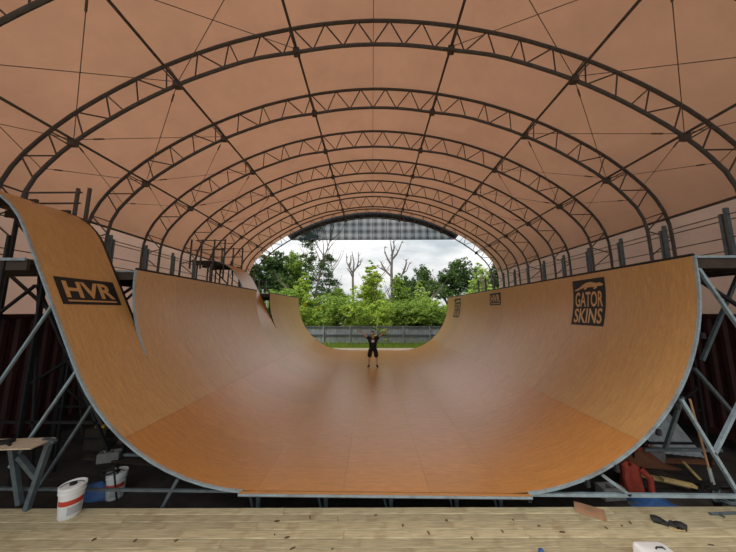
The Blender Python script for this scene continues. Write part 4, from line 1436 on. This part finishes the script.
tag(MB().box((5.3, 5.62, GROUND + 0.05), (0.8, 0.3, 0.10)).box((5.3, 5.62, GROUND + 0.11), (0.9, 0.36, 0.02)).build('crate', M['under']), 'dark low crate under the yellow timbers', 'crate')
lumber('thin pale stick leaning on the ground right of the timbers', (6.5, 6.1, GROUND + 0.12), (6.3, 5.65, GROUND + 0.02), 0.05, 0.03, M['timber'])
lumber('dark plank lying under the right transition', (5.2, 6.4, GROUND + 0.02), (7.3, 6.3, GROUND + 0.02), 0.14, 0.04, M['brown'])
lumber('dark plank on the ground under the left transition', (-4.2, 6.0, GROUND + 0.02), (-6.4, 6.3, GROUND + 0.02), 0.14, 0.04, M['under'])
lumber('grey plank on the ground behind the trestle', (-4.9, 6.9, GROUND + 0.03), (-6.9, 7.1, GROUND + 0.03), 0.2, 0.06, M['deckply'])
# big plywood sheet leaning on the container on the left
tag(MB().box((-7.55, 8.2, 0.35), (0.03, 2.2, 1.75), Matrix.Rotation(-0.22, 3, 'Y')).build('plywood_sheet', M['under']), 'dark plywood sheet leaning behind the left braces', 'sheet')
# corrugated sheet leaning behind the right frame
mb = MB(); vs = []; fs = []
for i in range(33):
    u_ = i / 32; d = 0.02 * (1 if i % 4 in (1, 2) else 0)
    vs += [(6.42 + 1.0 * u_, 6.75 - 0.25 * u_ + d, GROUND), (6.62 + 0.42 * u_, 7.0 + d, GROUND + 1.15 - 0.05 * u_)]
fs = [(2 * i, 2 * i + 2, 2 * i + 3, 2 * i + 1) for i in range(32)]
mb.add(vs, fs)
o = mb.build('metal_sheet', M['sheet']); tag(o, 'pale corrugated metal sheet leaning behind the right frame', 'sheet')
so_ = o.modifiers.new('thick', 'SOLIDIFY'); so_.thickness = 0.004
# shovel leaning at the right
sh = thing('shovel', 'long wooden-handled shovel leaning against the right frame', 'shovel', (5.62, 4.75, GROUND))
MB().tube([(5.17, 4.62, 1.33), (5.42, 4.72, 0.24)], 0.015, 8).build('handle', M['ply'], sh, True)
MB().tube([(5.42, 4.72, 0.24), (5.475, 4.74, 0.0)], 0.024, 8).build('socket', M['sheet'], sh, True)
MB().slab([[((5.39, 4.72, 0.02), (0.1, -0.9, 0.2)), ((5.57, 4.72, 0.06), (0.1, -0.9, 0.2))], [((5.44, 4.77, -0.25), (0.1, -0.9, 0.2)), ((5.64, 4.77, -0.21), (0.1, -0.9, 0.2))], [((5.55, 4.81, -0.49), (0.1, -0.9, 0.2)), ((5.61, 4.81, -0.48), (0.1, -0.9, 0.2))]], 0.006).build('blade', M['darksteel'], sh)
# blocks
def block(label, x, y, rz=0.0):
    mb = MB(); Rz = Matrix.Rotation(rz, 3, 'Z')
    for dx, dy, sx, sy in ((0, -0.08, 0.39, 0.035), (0, 0.08, 0.39, 0.035), (-0.18, 0, 0.035, 0.13), (0, 0, 0.035, 0.13), (0.18, 0, 0.035, 0.13)):
        c = Rz @ Vector((dx, dy, 0)); mb.box((x + c.x, y + c.y, GROUND + 0.095), (sx, sy, 0.19), Rz)
    return tag(mb.build('concrete_block', M['concrete']), label, 'block', 'concrete blocks')
block('grey concrete block on the ground under the left transition', -5.75, 6.2, 0.3)
block('grey concrete block on the ground under the right rim', 4.2, 5.2, 0.1)
block('grey concrete block beside the brown rags', 6.35, 6.45, 0.7)
# yellow tool case, cables and pipe offcuts
yb = thing('tool_case', 'small yellow tool case under the left transition', 'case', (-6.55, 6.75, GROUND))
MB().box((-6.55, 6.75, GROUND + 0.55), (0.22, 0.12, 0.18)).build('body', M['yellow'], yb)
MB().box((-6.55, 6.75, GROUND + 0.23), (0.5, 0.3, 0.46)).build('stand', M['under'], yb)
MB().tube([(-6.62, 6.75, GROUND + 0.64), (-6.62, 6.75, GROUND + 0.69), (-6.48, 6.75, GROUND + 0.69), (-6.48, 6.75, GROUND + 0.64)], 0.01, 6).build('handle', M['rope'], yb)
def tangle(name, label, cat, c, r, m, seed, turns=40, rad=0.01, hz=0.1, group=None):
    rg = random.Random(seed); pts = []
    for k in range(turns):
        a = k * 0.7
        pts.append((c[0] + r * (0.6 + 0.4 * rg.random()) * math.cos(a + rg.uniform(-.2, .2)), c[1] + r * 0.6 * (0.6 + 0.4 * rg.random()) * math.sin(a), c[2] + rad + hz * rg.random()))
    return tag(MB().tube(pts, rad, 6).build(name, m, None, True), label, cat, group)
tangle('cable_coil', 'tangled dark cable at the right end of the deck edge', 'cable', (5.55, 4.62, DECK - 0.02), 0.22, M['brace'], 3, 44, 0.010, 0.12)
tangle('cable_coil', 'tangled dark cable on the ground right of the timbers', 'cable', (6.2, 5.3, GROUND), 0.40, M['rope'], 5, 44, 0.014, 0.12)
tangle('cable_coil', 'orange cord tangled on the brown rags', 'cable', (5.72, 6.3, GROUND + 0.30), 0.35, M['orange_cloth'], 8, 40, 0.012, 0.08)
tag(MB().tube([(4.92, 4.36, DECK + 0.02), (5.6, 4.40, DECK + 0.02)], 0.018, 8).tube([(5.05, 4.36, DECK + 0.02), (5.05, 4.30, DECK + 0.02)], 0.014, 6).build('pipe', M['brace'], None, True), 'short dark steel pipe lying on the right end of the deck', 'pipe')
lumber('dark pipe lying flat on the ground beside the jacket', (4.35, 5.05, GROUND + 0.02), (5.1, 4.72, GROUND + 0.02), 0.04, 0.04, M['brace'], 'pipe', 'pipe', 'pipe offcuts')

# ---- things on the deck
DT = DECK + 0.003
sc_ = MB().box((3.22, 4.40, DT + 0.012), (0.36, 0.24, 0.012), Matrix.Rotation(-0.55, 3, 'Z') @ Matrix.Rotation(0.02, 3, 'X'))
tag(sc_.build('plywood_scrap', M['ply']), 'reddish-brown plywood offcut lying on the deck', 'scrap')
ch = thing('glove_pair', 'crumpled black work gloves on the planks, yellow edged', 'gloves', (4.1, 4.14, DT))
def glove(x, y, rz, seed):
    rg = random.Random(seed); mb = MB(); Rz = Matrix.Rotation(rz, 3, 'Z')
    P = lambda a, b, c: Vector((x + 0.09, y + 0.07, DT)) + Rz @ Vector((a * 0.75, b * 0.75, c))
    mb.tube([P(-0.09, 0, 0.025), P(-0.03, 0.0, 0.035), P(0.03, 0, 0.03), P(0.06, 0, 0.022)], [0.045, 0.05, 0.045, 0.03], 8)
    for i in range(4):
        d = -0.045 + 0.03 * i
        mb.tube([P(0.03, d, 0.022), P(0.09 + 0.01 * (i % 3), d * 1.3, 0.025), P(0.12 + 0.012 * (i % 3), d * 1.5, 0.012)], [0.014, 0.013, 0.009], 6)
    mb.tube([P(-0.03, 0.045, 0.022), P(0.0, 0.09, 0.02), P(0.03, 0.105, 0.012)], [0.016, 0.014, 0.01], 6)
    return mb
o = glove(3.93, 4.14, -0.5, 1).build('glove', M['rope'], ch, True)
o = glove(4.12, 4.05, 2.4, 2).build('glove', M['rope'], ch, True)
MB().tube([(4.05, 4.10, DT + 0.01), (4.10, 4.06, DT + 0.014), (4.18, 4.05, DT + 0.012), (4.24, 4.07, DT + 0.01)], 0.008, 6).build('yellow_trim', M['timber'], ch, True)
# white jug at the lower edge
jg = thing('jug', 'white plastic container top at the bottom edge of the picture', 'jug', (3.28, 3.62, DT))
def rounded(x0, x1, y0, y1, z0, z1, r=0.05, n=5):
    mb = MB(); vs = []; ring = []
    for cx_, cy_, a0 in ((x1 - r, y1 - r, 0), (x0 + r, y1 - r, 90), (x0 + r, y0 + r, 180), (x1 - r, y0 + r, 270)):
        for k in range(n + 1):
            a = R_(a0 + 90 * k / n); ring.append((cx_ + r * math.cos(a), cy_ + r * math.sin(a)))
    N = len(ring); mx, my = (x0 + x1) / 2, (y0 + y1) / 2
    lv = [(1, z0), (1, z1 - 0.03), (0.95, z1 - 0.008), (0.85, z1)]
    for s_, z in lv: vs += [(mx + (x - mx) * s_, my + (y - my) * s_, z) for x, y in ring]
    fs = [(i * N + k, i * N + (k + 1) % N, (i + 1) * N + (k + 1) % N, (i + 1) * N + k) for i in range(3) for k in range(N)]
    fs += [tuple(reversed(range(N))), tuple(3 * N + k for k in range(N))]
    return mb.add(vs, fs)
rounded(3.14, 3.52, 3.42, 3.68, DT, DT + 0.17).build('body', M['white'], jg, True)
MB().tube([(3.33, 3.56, DT + 0.17), (3.35, 3.57, DT + 0.185), (3.42, 3.57, DT + 0.185), (3.44, 3.56, DT + 0.17)], 0.008, 6).build('handle', M['darksteel'], jg, True)
cpn = thing('spray_can', 'small blue-capped can at the bottom edge of the deck', 'can', (2.06, 3.68, DT))
MB().lathe([(0.03, 0), (0.033, 0.01), (0.033, 0.02)], 14, (2.06, 3.68, DT)).build('body', M['white'], cpn, True)
MB().lathe([(0.032, 0.02), (0.032, 0.05), (0.024, 0.06)], 14, (2.06, 3.68, DT)).build('cap', M['blue'], cpn, True)
# wood chips and knots of bark scattered on the planks
chips = [(-3.62, 3.81), (-3.07, 3.80), (-2.54, 3.81), (-1.3, 3.92), (-1.12, 3.88), (-1.35, 4.15), (-0.9, 4.22), (0.05, 4.28), (-0.5, 3.72), (0.42, 4.1), (1.3, 3.9), (1.75, 4.02), (2.55, 4.02), (3.2, 4.1), (3.45, 4.14), (3.62, 4.2), (4.3, 3.85), (-1.0, 3.72), (2.3, 4.12), (0.75, 3.98), (1.05, 4.2), (2.0, 4.22)]
rg = random.Random(11)
for i, (x, y) in enumerate(chips):
    a = rg.uniform(0, 3.1); l_ = rg.uniform(0.012, 0.04); w_ = rg.uniform(0.008, 0.015)
    mb = MB(); Rz = Matrix.Rotation(a, 3, 'Z')
    ring = [(-l_, 0), (-l_ * 0.4, w_), (l_ * 0.5, w_ * 0.8), (l_, 0), (l_ * 0.3, -w_), (-l_ * 0.6, -w_ * 0.7)]
    vs = [Vector((x, y, DT)) + Rz @ Vector((p[0], p[1], z)) for z in (0.0, 0.008) for p in ring]
    mb.add(vs, [tuple(range(5, -1, -1)), tuple(range(6, 12))] + [(k, (k + 1) % 6, 6 + (k + 1) % 6, 6 + k) for k in range(6)])
    tag(mb.build('wood_chip', M['plank_dark']), 'small dark wood chip lying on the plank deck', 'chip', 'wood chips on the deck')
